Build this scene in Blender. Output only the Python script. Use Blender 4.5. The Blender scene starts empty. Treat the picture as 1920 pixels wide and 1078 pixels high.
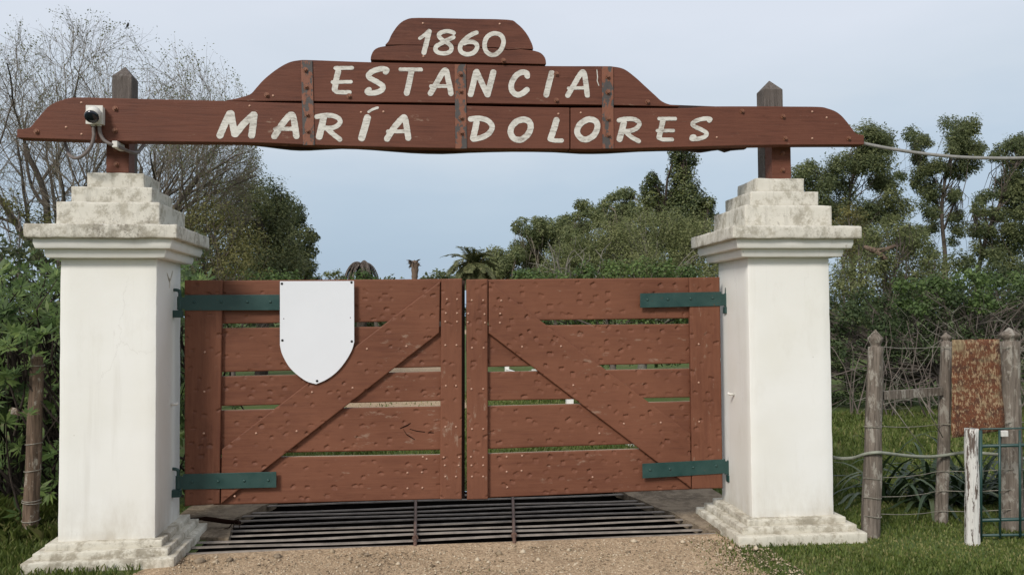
import bpy, bmesh, math, random
import numpy as np
from mathutils import Vector, Matrix, noise

# ------------------------------------------------------------------ camera
CX, CY, CZ = 2.318, -5.933, 1.6
YAW, PITCH, ROLL, FPX = -0.1139, 0.0335, -0.0077, 1604.76
scene = bpy.context.scene
COL = scene.collection
cam_data = bpy.data.cameras.new('camera')
cam_data.sensor_width = 36.0
cam_data.lens = FPX / 1920.0 * 36.0
cam_data.clip_start = 0.05
cam_data.clip_end = 3000
cam = bpy.data.objects.new('camera', cam_data)
COL.objects.link(cam)
CAM_M = Matrix.Translation((CX, CY, CZ)) @ Matrix.Rotation(YAW, 4, 'Z') @ Matrix.Rotation(math.pi / 2 + PITCH, 4, 'X') @ Matrix.Rotation(ROLL, 4, 'Z')
cam.matrix_world = CAM_M
scene.camera = cam

# ------------------------------------------------------------------ sky, sun, exposure
SUN_DIR = Vector((-0.46, -0.66, 0.60)).normalized()      # towards the sun: behind the camera, to the left
world = bpy.data.worlds.new('World')
scene.world = world
world.use_nodes = True
wn = world.node_tree.nodes
wl = world.node_tree.links
wn.clear()
w_out = wn.new('ShaderNodeOutputWorld')
w_bg = wn.new('ShaderNodeBackground')
w_sky = wn.new('ShaderNodeTexSky')
w_sky.sky_type = 'NISHITA'
w_sky.sun_disc = False
w_sky.sun_elevation = math.asin(SUN_DIR.z)
w_sky.sun_rotation = math.atan2(SUN_DIR.x, SUN_DIR.y)
w_sky.air_density = 1.2
w_sky.dust_density = 2.0
w_tc = wn.new('ShaderNodeTexCoord')
w_sep = wn.new('ShaderNodeSeparateXYZ')
wl.new(w_tc.outputs['Generated'], w_sep.inputs[0])
w_ramp = wn.new('ShaderNodeValToRGB')
cr = w_ramp.color_ramp
cr.elements[0].position = 0.0
cr.elements[0].color = (3.3, 4.35, 5.65, 1)
cr.elements[1].position = 0.13
cr.elements[1].color = (4.15, 5.05, 6.1, 1)
for pos, c in ((0.22, (5.35, 5.95, 6.65)), (0.34, (6.3, 6.7, 7.4)), (0.7, (6.5, 6.8, 7.4))):
    e = cr.elements.new(pos)
    e.color = (*c, 1)
w_map = wn.new('ShaderNodeMapping')
w_map.inputs['Scale'].default_value = (1.0, 1.0, 3.2)
wl.new(w_tc.outputs['Generated'], w_map.inputs[0])
w_noise = wn.new('ShaderNodeTexNoise')
w_noise.inputs['Scale'].default_value = 2.6
w_noise.inputs['Detail'].default_value = 5
w_noise.inputs['Roughness'].default_value = 0.5
wl.new(w_map.outputs[0], w_noise.inputs['Vector'])
w_mul = wn.new('ShaderNodeMath')
w_mul.operation = 'MULTIPLY_ADD'
w_mul.inputs[1].default_value = 0.24
w_mul.inputs[2].default_value = -0.12
wl.new(w_noise.outputs['Fac'], w_mul.inputs[0])
w_add = wn.new('ShaderNodeMath')
w_add.operation = 'ADD'
wl.new(w_sep.outputs['Z'], w_add.inputs[0])
wl.new(w_mul.outputs[0], w_add.inputs[1])
wl.new(w_add.outputs[0], w_ramp.inputs['Fac'])
w_mix = wn.new('ShaderNodeMixRGB')
w_mix.inputs[0].default_value = 0.88                      # cloud cover over the clear sky
wl.new(w_sky.outputs[0], w_mix.inputs[1])
wl.new(w_ramp.outputs[0], w_mix.inputs[2])
wl.new(w_mix.outputs[0], w_bg.inputs['Color'])
w_bg.inputs['Strength'].default_value = 0.063
wl.new(w_bg.outputs[0], w_out.inputs['Surface'])

sun_data = bpy.data.lights.new('sun', 'SUN')
sun_data.energy = 1.5
sun_data.angle = math.radians(14)
sun_data.color = (1.0, 0.95, 0.88)
sun = bpy.data.objects.new('sun', sun_data)
COL.objects.link(sun)
sun.rotation_euler = (-SUN_DIR).to_track_quat('-Z', 'Y').to_euler()

scene.render.engine = 'CYCLES'
scene.view_settings.view_transform = 'Standard'
scene.view_settings.look = 'None'
scene.view_settings.gamma = 1.0
scene.view_settings.use_curve_mapping = False
scene.view_settings.exposure = 0.95

# ------------------------------------------------------------------ helpers
RNG = np.random.default_rng(7)
random.seed(7)
R3 = CAM_M.to_3x3()


def ray(px, py):
    d = R3 @ Vector(((px - 960) / FPX, -(py - 539) / FPX, -1.0))
    return d


def P(px, py, Y):
    """world point on the vertical plane y = Y seen at photo pixel (px, py)"""
    d = ray(px, py)
    t = (Y - CY) / d.y
    return Vector((CX + d.x * t, Y, CZ + d.z * t))


def PX(px, py, X):
    d = ray(px, py)
    t = (X - CX) / d.x
    return Vector((X, CY + d.y * t, CZ + d.z * t))


def G(px, py, z=0.0):
    d = ray(px, py)
    t = (z - CZ) / d.z
    return Vector((CX + d.x * t, CY + d.y * t, z))


def mesh_np(name, verts, faces, tint=None, smooth=False):
    """verts (n,3); faces (m,k) array or list of arrays with various k"""
    me = bpy.data.meshes.new(name)
    verts = np.asarray(verts, dtype=np.float32)
    fl = faces if isinstance(faces, list) else [faces]
    fl = [np.asarray(f, dtype=np.int32) for f in fl if len(f)]
    me.vertices.add(len(verts))
    me.vertices.foreach_set('co', verts.ravel())
    nl = sum(f.size for f in fl)
    npoly = sum(len(f) for f in fl)
    me.loops.add(nl)
    me.polygons.add(npoly)
    me.loops.foreach_set('vertex_index', np.concatenate([f.ravel() for f in fl]))
    starts = []
    s = 0
    for f in fl:
        starts.append(s + np.arange(len(f)) * f.shape[1])
        s += f.size
    me.polygons.foreach_set('loop_start', np.concatenate(starts).astype(np.int32))
    if smooth:
        me.polygons.foreach_set('use_smooth', np.ones(npoly, dtype=bool))
    if tint is not None:
        a = me.attributes.new('tint', 'FLOAT', 'FACE')
        a.data.foreach_set('value', np.asarray(tint, dtype=np.float32))
    me.update(calc_edges=True)
    me.validate()
    return me


def obj(name, me, mat=None, parent=None):
    o = bpy.data.objects.new(name, me)
    COL.objects.link(o)
    if mat is not None and me is not None and len(me.materials) == 0:
        me.materials.append(mat)
    if parent is not None:
        o.parent = parent
        o.matrix_parent_inverse = Matrix.Translation(-parent_world(parent))
    return o


def parent_world(p):
    return PW[p.name] if p.name in PW else Vector(p.location)


PW = {}


def thing(name, loc, label, cat, group=None):
    o = bpy.data.objects.new(name, None)
    o.empty_display_size = 0.2
    COL.objects.link(o)
    o.location = loc
    PW[o.name] = Vector(loc)
    tag(o, label, cat, group)
    return o


def tag(o, label=None, cat=None, group=None, kind=None):
    if label:
        o['label'] = label
    if cat:
        o['category'] = cat
    if group:
        o['group'] = group
    if kind:
        o['kind'] = kind
    return o


class MB:
    """collects verts / faces"""
    def __init__(self):
        self.v = []
        self.f = []

    def add(self, vs, fs):
        b = len(self.v)
        self.v.extend([tuple(x) for x in vs])
        self.f.extend([tuple(i + b for i in f) for f in fs])

    def box(self, lo, hi):
        x0, y0, z0 = lo
        x1, y1, z1 = hi
        self.add([(x0, y0, z0), (x1, y0, z0), (x1, y1, z0), (x0, y1, z0), (x0, y0, z1), (x1, y0, z1), (x1, y1, z1), (x0, y1, z1)],
                 [(0, 3, 2, 1), (4, 5, 6, 7), (0, 1, 5, 4), (1, 2, 6, 5), (2, 3, 7, 6), (3, 0, 4, 7)])

    def prism(self, pts, y0, y1):
        """pts (x,z) outline, extruded from y0 (front) to y1"""
        n = len(pts)
        vs = [(p[0], y0, p[1]) for p in pts] + [(p[0], y1, p[1]) for p in pts]
        fs = [tuple(range(n)), tuple(range(2 * n - 1, n - 1, -1))]
        for i in range(n):
            j = (i + 1) % n
            fs.append((j, i, i + n, j + n))
        self.add(vs, fs)

    def tube(self, pts, r, k=8, caps=True):
        pts = [Vector(p) for p in pts]
        n = len(pts)
        rr = r if hasattr(r, '__len__') else [r] * n
        vs = []
        up = None
        for i, p in enumerate(pts):
            d = (pts[min(i + 1, n - 1)] - pts[max(i - 1, 0)]).normalized()
            if up is None:
                up = d.orthogonal().normalized()
            else:
                up = (up - d * up.dot(d))
                up = up.normalized() if up.length > 1e-6 else d.orthogonal().normalized()
            s = d.cross(up)
            for q in range(k):
                a = 2 * math.pi * q / k
                vs.append(p + (up * math.cos(a) + s * math.sin(a)) * rr[i])
        fs = []
        for i in range(n - 1):
            for q in range(k):
                a, b = i * k + q, i * k + (q + 1) % k
                fs.append((a, b, b + k, a + k))
        if caps:
            fs.append(tuple(range(k - 1, -1, -1)))
            fs.append(tuple(range((n - 1) * k, n * k)))
        self.add(vs, fs)

    def mesh(self, name, smooth=False):
        me = bpy.data.meshes.new(name)
        me.from_pydata(self.v, [], self.f)
        bm = bmesh.new()
        bm.from_mesh(me)
        bmesh.ops.recalc_face_normals(bm, faces=bm.faces)
        bm.to_mesh(me)
        bm.free()
        if smooth:
            me.polygons.foreach_set('use_smooth', [True] * len(me.polygons))
        me.update()
        return me

    def build(self, name, mat, parent=None, smooth=False, bevel=0.0, seg=2):
        o = obj(name, self.mesh(name, smooth), mat, parent)
        if bevel > 0:
            m = o.modifiers.new('bevel', 'BEVEL')
            m.width = bevel
            m.segments = seg
            m.limit_method = 'ANGLE'
            m.angle_limit = math.radians(35)
        return o


def catmull(pts, n=8, closed=False):
    pts = [Vector(p) for p in pts]
    out = []
    m = len(pts)
    rng = range(m) if closed else range(m - 1)
    for i in rng:
        if closed:
            p0, p1, p2, p3 = pts[(i - 1) % m], pts[i], pts[(i + 1) % m], pts[(i + 2) % m]
        else:
            p0, p1, p2, p3 = pts[max(i - 1, 0)], pts[i], pts[i + 1], pts[min(i + 2, m - 1)]
        for k in range(n):
            t = k / n
            out.append(0.5 * ((2 * p1) + (p2 - p0) * t + (2 * p0 - 5 * p1 + 4 * p2 - p3) * t * t + (3 * p1 - p0 - 3 * p2 + p3) * t ** 3))
    out.append(pts[0] if closed else pts[-1])
    return out


# ------------------------------------------------------------------ materials
def new_mat(name):
    m = bpy.data.materials.new(name)
    m.use_nodes = True
    nt = m.node_tree
    b = nt.nodes['Principled BSDF']
    return m, nt, b


def N(nt, t, **kw):
    n = nt.nodes.new(t)
    for k, v in kw.items():
        setattr(n, k, v)
    return n


def tex_noise(nt, scale, detail=6, rough=0.55, vec=None, mapscale=None, coord='Object', rot=None):
    n = N(nt, 'ShaderNodeTexNoise')
    n.inputs['Scale'].default_value = scale
    n.inputs['Detail'].default_value = detail
    n.inputs['Roughness'].default_value = rough
    if vec is None:
        tc = N(nt, 'ShaderNodeTexCoord')
        vec = tc.outputs[coord]
    if mapscale is not None or rot is not None:
        mp = N(nt, 'ShaderNodeMapping')
        if mapscale is not None:
            mp.inputs['Scale'].default_value = mapscale
        if rot is not None:
            mp.inputs['Rotation'].default_value = rot
        nt.links.new(vec, mp.inputs[0])
        vec = mp.outputs[0]
    nt.links.new(vec, n.inputs['Vector'])
    return n


def ramp(nt, fac, stops):
    r = N(nt, 'ShaderNodeValToRGB')
    el = r.color_ramp.elements
    while len(el) < len(stops):
        el.new(0.5)
    for e, (p, c) in zip(el, stops):
        e.position = p
        e.color = (*c, 1) if len(c) == 3 else c
    nt.links.new(fac, r.inputs['Fac'])
    return r.outputs['Color']


def framp(nt, fac, a, b, lo=0.0, hi=1.0):
    r = N(nt, 'ShaderNodeMapRange')
    r.inputs['From Min'].default_value = a
    r.inputs['From Max'].default_value = b
    r.inputs['To Min'].default_value = lo
    r.inputs['To Max'].default_value = hi
    nt.links.new(fac, r.inputs['Value'])
    return r.outputs[0]


def mix(nt, fac, a, b, blend='MIX'):
    m = N(nt, 'ShaderNodeMixRGB', blend_type=blend)
    for i, v in enumerate((fac, a, b)):
        if hasattr(v, 'is_linked') or hasattr(v, 'links'):
            nt.links.new(v, m.inputs[i])
        elif isinstance(v, (int, float)):
            m.inputs[i].default_value = v
        else:
            m.inputs[i].default_value = (*v, 1)
    return m.outputs[0]


def mth(nt, op, a, b=None):
    m = N(nt, 'ShaderNodeMath', operation=op)
    for i, v in enumerate((a, b)):
        if v is None:
            continue
        if isinstance(v, (int, float)):
            m.inputs[i].default_value = v
        else:
            nt.links.new(v, m.inputs[i])
    return m.outputs[0]


def bump(nt, bsdf, height, strength=0.3, dist=0.01):
    b = N(nt, 'ShaderNodeBump')
    b.inputs['Strength'].default_value = strength
    b.inputs['Distance'].default_value = dist
    nt.links.new(height, b.inputs['Height'])
    nt.links.new(b.outputs[0], bsdf.inputs['Normal'])


def wood_paint(name, base, dark, light, grain=(1.2, 14, 14), bare=0.0, rough=0.5, bumpk=0.25, rot=None, wear=None):
    m, nt, b = new_mat(name)
    g = tex_noise(nt, 4.0, 9, 0.66, mapscale=grain, rot=rot)
    fine = tex_noise(nt, 11.0, 6, 0.7, mapscale=tuple(x * (0.35 if x < 2 else 1.3) for x in grain))
    g2 = tex_noise(nt, 1.3, 6, 0.65)
    c = ramp(nt, g.outputs['Fac'], [(0.30, dark), (0.5, base), (0.72, light)])
    c = mix(nt, framp(nt, g2.outputs['Fac'], 0.35, 0.68), c, mix(nt, 0.75, c, tuple(x * 1.18 for x in light)))
    c = mix(nt, framp(nt, fine.outputs['Fac'], 0.60, 0.70, 0, 0.55), c, tuple(x * 0.45 for x in dark))
    if wear:
        g3 = tex_noise(nt, 9.0, 9, 0.74, mapscale=tuple(0.6 if x < 2 else 1.7 for x in grain))
        g4 = tex_noise(nt, 0.9, 3, 0.5)
        w = mth(nt, 'ADD', g3.outputs['Fac'], mth(nt, 'MULTIPLY', g4.outputs['Fac'], 0.35))
        c = mix(nt, framp(nt, w, wear, wear + 0.06, 0, 0.6), c, (0.30, 0.21, 0.155))
        c = mix(nt, framp(nt, w, 0.62, 0.46, 0, 0.35), c, tuple(x * 0.5 for x in dark))
    nt.links.new(c, b.inputs['Base Color'])
    r = framp(nt, g2.outputs['Fac'], 0.3, 0.7, rough - 0.04, rough + 0.22)
    nt.links.new(r, b.inputs['Roughness'])
    b.inputs['Specular IOR Level'].default_value = 0.2
    bump(nt, b, mth(nt, 'ADD', g.outputs['Fac'], mth(nt, 'MULTIPLY', fine.outputs['Fac'], 0.8)), bumpk, 0.006)
    return m


BR = ((0.135, 0.0520, 0.0295), (0.095, 0.032, 0.020), (0.168, 0.069, 0.040))
M_SIGN = wood_paint('sign_brown_paint', (0.108, 0.039, 0.0250), (0.060, 0.022, 0.0150), (0.135, 0.053, 0.034), grain=(0.9, 12, 16), rough=0.55, bumpk=0.35, wear=0.82)
M_GATE = wood_paint('gate_brown_paint', BR[0], (0.108, 0.040, 0.0245), BR[2], grain=(0.8, 9, 11), bumpk=0.22, rough=0.52, wear=0.81)
M_GATEV = wood_paint('gate_brown_paint_upright', BR[0], (0.104, 0.0385, 0.0235), BR[2], grain=(10, 9, 0.8), bumpk=0.22, rough=0.52, wear=0.80)
M_EDGE = wood_paint('bare_edge_timber', (0.24, 0.16, 0.10), (0.14, 0.09, 0.06), (0.38, 0.30, 0.22), grain=(1.0, 10, 10))
M_BACK = wood_paint('rear_board_timber', (0.030, 0.017, 0.013), (0.018, 0.011, 0.009), (0.045, 0.024, 0.019))


def simple(name, col, rough=0.6, metal=0.0, spec=0.4, nscale=None, namp=0.25, bumpk=0.0):
    m, nt, b = new_mat(name)
    b.inputs['Roughness'].default_value = rough
    b.inputs['Metallic'].default_value = metal
    b.inputs['Specular IOR Level'].default_value = spec
    if nscale:
        n = tex_noise(nt, nscale, 6, 0.6)
        c = mix(nt, framp(nt, n.outputs['Fac'], 0.3, 0.7), tuple(x * (1 - namp) for x in col), tuple(min(1, x * (1 + namp)) for x in col))
        nt.links.new(c, b.inputs['Base Color'])
        if bumpk:
            bump(nt, b, n.outputs['Fac'], bumpk, 0.004)
    else:
        b.inputs['Base Color'].default_value = (*col, 1)
    return m


M_BOLT = simple('rusty_bolt', (0.20, 0.085, 0.05), 0.6, 0.15, nscale=60, namp=0.5)
M_NAIL = simple('worn_nail', (0.42, 0.25, 0.18), 0.5, 0.2, nscale=90, namp=0.5)
M_SCREW = simple('black_screw', (0.012, 0.011, 0.012), 0.45)


def green_mat():
    m, nt, b = new_mat('green_iron_paint')
    n = tex_noise(nt, 9, 6, 0.6)
    n2 = tex_noise(nt, 38, 8, 0.75)
    c = mix(nt, framp(nt, n.outputs['Fac'], 0.3, 0.7), (0.010, 0.040, 0.036), (0.019, 0.060, 0.053))
    w = mth(nt, 'ADD', n2.outputs['Fac'], mth(nt, 'MULTIPLY', n.outputs['Fac'], 0.3))
    c = mix(nt, framp(nt, w, 0.79, 0.83, 0, 0.85), c, (0.11, 0.05, 0.025))
    nt.links.new(c, b.inputs['Base Color'])
    nt.links.new(framp(nt, n.outputs['Fac'], 0.3, 0.7, 0.34, 0.6), b.inputs['Roughness'])
    bump(nt, b, n2.outputs['Fac'], 0.12, 0.003)
    return m


M_GREEN = green_mat()
M_SHIELD = simple('white_enamel', (0.70, 0.72, 0.755), 0.33, 0.0, 0.5, nscale=3, namp=0.02)
M_BOXW = simple('white_plastic', (0.62, 0.60, 0.55), 0.5, nscale=20, namp=0.08)
M_LENS = simple('black_glass', (0.006, 0.008, 0.016), 0.12, 0, 0.6)
M_CONDUIT = simple('grey_conduit', (0.15, 0.125, 0.115), 0.6, nscale=30, namp=0.2)
M_CABLE = simple('grey_cable', (0.22, 0.215, 0.20), 0.6, nscale=30, namp=0.2)
M_HOSE = simple('pale_hose', (0.24, 0.25, 0.20), 0.6, nscale=20, namp=0.2)
M_WIRE = simple('galvanised_wire', (0.24, 0.22, 0.18), 0.6, 0.3, nscale=40, namp=0.35)
M_BAR = simple('worn_grid_rail', (0.20, 0.17, 0.143), 0.65, 0.1, nscale=9, namp=0.35, bumpk=0.1)
M_ROD = simple('rusty_rod', (0.13, 0.075, 0.055), 0.7, 0.2, nscale=40, namp=0.4)
M_WHITE_RAIL = simple('white_rail_paint', (0.68, 0.66, 0.62), 0.6, nscale=6, namp=0.12)
M_BIRD = simple('dark_feather', (0.015, 0.013, 0.012), 0.8, nscale=30)


def strap_mat():
    m, nt, b = new_mat('peeling_iron_strap')
    n = tex_noise(nt, 13, 8, 0.68, mapscale=(1.6, 1, 0.8))
    n2 = tex_noise(nt, 40, 4, 0.6)
    f = framp(nt, n.outputs['Fac'], 0.465, 0.495)
    iron = mix(nt, n2.outputs['Fac'], (0.035, 0.032, 0.032), (0.085, 0.072, 0.066))
    paint = mix(nt, n2.outputs['Fac'], (0.16, 0.052, 0.026), (0.22, 0.085, 0.045))
    nt.links.new(mix(nt, f, iron, paint), b.inputs['Base Color'])
    b.inputs['Roughness'].default_value = 0.62
    bump(nt, b, f, 0.4, 0.003)
    return m


M_STRAP = strap_mat()


def letter_mat():
    m, nt, b = new_mat('cream_letter_paint')
    n = tex_noise(nt, 30, 10, 0.8, mapscale=(0.45, 1, 1.8))
    n2 = tex_noise(nt, 6, 3, 0.5)
    s = mth(nt, 'ADD', n.outputs['Fac'], mth(nt, 'MULTIPLY', n2.outputs['Fac'], 0.3))
    c = ramp(nt, s, [(0.47, (0.16, 0.11, 0.09)), (0.55, (0.34, 0.315, 0.28)), (0.65, (0.56, 0.54, 0.49)), (0.80, (0.68, 0.66, 0.61))])
    nt.links.new(c, b.inputs['Base Color'])
    b.inputs['Roughness'].default_value = 0.7
    return m


M_LETTER = letter_mat()


def shaft_mat():
    m, nt, b = new_mat('white_pillar_paint')
    n = tex_noise(nt, 1.6, 5, 0.55)
    n2 = tex_noise(nt, 5.0, 8, 0.7, mapscale=(1, 1, 0.35))
    n3 = tex_noise(nt, 15, 4, 0.55)
    n4 = tex_noise(nt, 9, 6, 0.65, mapscale=(1, 1, 0.06))
    c = mix(nt, framp(nt, n.outputs['Fac'], 0.35, 0.65), (0.735, 0.72, 0.665), (0.775, 0.765, 0.73))
    c = mix(nt, framp(nt, n2.outputs['Fac'], 0.56, 0.78, 0, 0.34), c, (0.56, 0.53, 0.46))
    c = mix(nt, framp(nt, n4.outputs['Fac'], 0.56, 0.74, 0, 0.30), c, (0.52, 0.49, 0.43))
    c = mix(nt, framp(nt, n3.outputs['Fac'], 0.745, 0.765, 0, 0.55), c, (0.40, 0.36, 0.30))
    tc = N(nt, 'ShaderNodeTexCoord')
    sx = N(nt, 'ShaderNodeSeparateXYZ')
    nt.links.new(tc.outputs['Object'], sx.inputs[0])
    # splash dirt near the foot of the shaft
    low = framp(nt, sx.outputs['Z'], 0.50, 0.15)
    spl = mth(nt, 'MULTIPLY', low, framp(nt, n2.outputs['Fac'], 0.38, 0.66))
    c = mix(nt, mth(nt, 'MULTIPLY', spl, 0.6), c, (0.46, 0.41, 0.33))
    # hairline cracks in the render
    v = N(nt, 'ShaderNodeTexVoronoi', feature='DISTANCE_TO_EDGE')
    v.inputs['Scale'].default_value = 0.9
    wv = mix(nt, 0.22, tc.outputs['Object'], n2.outputs['Color'])
    nt.links.new(wv, v.inputs['Vector'])
    crk = mth(nt, 'MULTIPLY', framp(nt, v.outputs['Distance'], 0.0032, 0.0, 0, 1), framp(nt, n.outputs['Fac'], 0.46, 0.56))
    c = mix(nt, mth(nt, 'MULTIPLY', crk, 0.22), c, (0.36, 0.33, 0.28))
    nt.links.new(c, b.inputs['Base Color'])
    b.inputs['Roughness'].default_value = 0.75
    b.inputs['Specular IOR Level'].default_value = 0.25
    hgt = mth(nt, 'ADD', tex_noise(nt, 18, 6, 0.6).outputs['Fac'], mth(nt, 'MULTIPLY', tex_noise(nt, 3.5, 3, 0.5, mapscale=(1, 1, 0.6)).outputs['Fac'], 2.0))
    bump(nt, b, hgt, 0.16, 0.006)
    return m


def stone_mat(name, white, beige, dark, thr, thr2):
    m, nt, b = new_mat(name)
    n = tex_noise(nt, 11, 10, 0.75)
    n2 = tex_noise(nt, 42, 10, 0.78)
    n3 = tex_noise(nt, 2.6, 5, 0.65)
    n4 = tex_noise(nt, 16, 8, 0.7, mapscale=(1, 1, 0.22))
    c = mix(nt, framp(nt, n3.outputs['Fac'], 0.3, 0.7), beige, tuple(x * 0.74 for x in beige))
    c = mix(nt, framp(nt, mth(nt, 'ADD', n.outputs['Fac'], mth(nt, 'MULTIPLY', n3.outputs['Fac'], 0.3)), thr + 0.13, thr + 0.23), white, c)
    c = mix(nt, framp(nt, n4.outputs['Fac'], 0.54, 0.72, 0, 0.5), c, tuple(x * 0.45 for x in beige))
    s = mth(nt, 'ADD', mth(nt, 'MULTIPLY', n2.outputs['Fac'], 0.75), mth(nt, 'MULTIPLY', n3.outputs['Fac'], 0.4))
    c = mix(nt, framp(nt, s, thr2, thr2 + 0.10, 0, 0.8), c, dark)
    v = N(nt, 'ShaderNodeTexVoronoi', feature='DISTANCE_TO_EDGE')
    v.inputs['Scale'].default_value = 4.0
    tc = N(nt, 'ShaderNodeTexCoord')
    wv = mix(nt, 0.16, tc.outputs['Object'], n.outputs['Color'])
    nt.links.new(wv, v.inputs['Vector'])
    c = mix(nt, framp(nt, v.outputs['Distance'], 0.010, 0.0, 0, 0.35), c, dark)
    nt.links.new(c, b.inputs['Base Color'])
    b.inputs['Roughness'].default_value = 0.92
    b.inputs['Specular IOR Level'].default_value = 0.12
    bump(nt, b, mth(nt, 'ADD', s, mth(nt, 'MULTIPLY', n.outputs['Fac'], 0.3)), 0.45, 0.008)
    return m


M_SHAFT = shaft_mat()
M_CAP = stone_mat('weathered_whitewash_cap', (0.60, 0.57, 0.50), (0.46, 0.425, 0.35), (0.16, 0.14, 0.115), 0.50, 0.625)
M_BASE = stone_mat('weathered_whitewash_base', (0.58, 0.545, 0.46), (0.45, 0.405, 0.32), (0.22, 0.19, 0.145), 0.51, 0.645)
M_CONC = stone_mat('old_concrete', (0.26, 0.205, 0.145), (0.195, 0.15, 0.105), (0.06, 0.046, 0.034), 0.48, 0.60)


def old_wood(name, base, dark, lichen, thr, white=None, wthr=0.5):
    m, nt, b = new_mat(name)
    n = tex_noise(nt, 7, 9, 0.72, mapscale=(9, 9, 0.55))
    n2 = tex_noise(nt, 16, 8, 0.7, mapscale=(1, 1, 0.5))
    c = ramp(nt, n.outputs['Fac'], [(0.3, dark), (0.52, base), (0.75, tuple(x * 1.5 for x in base))])
    c = mix(nt, framp(nt, n2.outputs['Fac'], thr, thr + 0.06, 0, 0.75), c, lichen)
    if white:
        n3 = tex_noise(nt, 7, 8, 0.7, mapscale=(4, 4, 0.7))
        c = mix(nt, framp(nt, n3.outputs['Fac'], wthr, wthr + 0.03), white, c)
    nt.links.new(c, b.inputs['Base Color'])
    b.inputs['Roughness'].default_value = 0.9
    b.inputs['Specular IOR Level'].default_value = 0.15
    bump(nt, b, n.outputs['Fac'], 0.8, 0.02)
    return m


M_POST = old_wood('grey_weathered_post', (0.185, 0.155, 0.128), (0.055, 0.044, 0.035), (0.36, 0.335, 0.29), 0.53)
M_POSTL = old_wood('brown_weathered_post', (0.15, 0.105, 0.075), (0.04, 0.028, 0.02), (0.38, 0.345, 0.285), 0.55)
M_SIGNPOST = old_wood('grey_sign_post', (0.13, 0.11, 0.098), (0.075, 0.062, 0.054), (0.20, 0.185, 0.165), 0.58)
M_WPOST = old_wood('peeling_white_post', (0.13, 0.10, 0.085), (0.05, 0.04, 0.03), (0.2, 0.18, 0.15), 0.66, white=(0.66, 0.64, 0.60), wthr=0.53)
M_LOG = old_wood('dead_log', (0.17, 0.12, 0.09), (0.07, 0.05, 0.04), (0.25, 0.2, 0.16), 0.66)


def rust_mat():
    m, nt, b = new_mat('rusted_sign_plate')
    n = tex_noise(nt, 42, 5, 0.75, mapscale=(1.7, 1, 0.7))
    n2 = tex_noise(nt, 5, 6, 0.65)
    n3 = tex_noise(nt, 90, 6, 0.75)
    n4 = tex_noise(nt, 13, 5, 0.7)
    c = ramp(nt, n3.outputs['Fac'], [(0.3, (0.055, 0.019, 0.009)), (0.5, (0.115, 0.037, 0.014)), (0.7, (0.20, 0.072, 0.026))])
    c = mix(nt, framp(nt, n4.outputs['Fac'], 0.50, 0.60, 0, 0.8), c, (0.050, 0.019, 0.010))
    tc = N(nt, 'ShaderNodeTexCoord')
    sx = N(nt, 'ShaderNodeSeparateXYZ')
    nt.links.new(tc.outputs['Object'], sx.inputs[0])
    # remains of lettering rows: pale flakes arranged in lines, nothing readable is left
    wv = mth(nt, 'SINE', mth(nt, 'ADD', mth(nt, 'MULTIPLY', sx.outputs['Z'], 125.0), mth(nt, 'MULTIPLY', n2.outputs['Fac'], 9.0)))
    row = framp(nt, wv, -0.8, 0.8, 0.0, 0.03)
    f = mth(nt, 'ADD', mth(nt, 'ADD', n.outputs['Fac'], row), mth(nt, 'MULTIPLY', n2.outputs['Fac'], 0.3))
    c = mix(nt, framp(nt, f, 0.68, 0.735, 0, 0.8), c, (0.35, 0.25, 0.145))
    c = mix(nt, framp(nt, n2.outputs['Fac'], 0.50, 0.60, 0, 0.6), c, (0.20, 0.165, 0.09))
    nt.links.new(c, b.inputs['Base Color'])
    b.inputs['Roughness'].default_value = 0.85
    bump(nt, b, n3.outputs['Fac'], 0.5, 0.006)
    return m


M_RUST = rust_mat()


def leaf_mat(name, c0, c1, c2, trans=0.25, rough=0.55, spec=0.25):
    """leaf colours picked by the per-leaf 'tint' attribute"""
    m = bpy.data.materials.new(name)
    m.use_nodes = True
    nt = m.node_tree
    b = nt.nodes['Principled BSDF']
    out = nt.nodes['Material Output']
    a = N(nt, 'ShaderNodeAttribute', attribute_name='tint')
    c = ramp(nt, a.outputs['Fac'], [(0.0, c0), (0.5, c1), (1.0, c2)])
    nt.links.new(c, b.inputs['Base Color'])
    b.inputs['Roughness'].default_value = rough
    b.inputs['Specular IOR Level'].default_value = spec
    t = N(nt, 'ShaderNodeBsdfTranslucent')
    nt.links.new(c, t.inputs['Color'])
    ms = N(nt, 'ShaderNodeMixShader')
    ms.inputs[0].default_value = trans
    nt.links.new(b.outputs[0], ms.inputs[1])
    nt.links.new(t.outputs[0], ms.inputs[2])
    nt.links.new(ms.outputs[0], out.inputs['Surface'])
    return m


M_BARK = old_wood('grey_bark', (0.11, 0.09, 0.075), (0.05, 0.04, 0.033), (0.17, 0.16, 0.13), 0.6)
M_BARKD = old_wood('dark_bark', (0.055, 0.043, 0.035), (0.025, 0.02, 0.016), (0.10, 0.095, 0.08), 0.62)
M_BARKE = old_wood('pale_eucalyptus_bark', (0.20, 0.165, 0.13), (0.10, 0.08, 0.065), (0.30, 0.27, 0.23), 0.55)
M_TWIG = simple('grey_twig', (0.135, 0.112, 0.097), 0.9, spec=0.1, nscale=5, namp=0.35)
M_TWIGB = simple('brown_grey_twig', (0.20, 0.172, 0.136), 0.9, spec=0.1, nscale=2, namp=0.3)
M_TWIGP = simple('pale_dead_twig', (0.20, 0.185, 0.155), 0.9, spec=0.1, nscale=5, namp=0.4)

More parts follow.
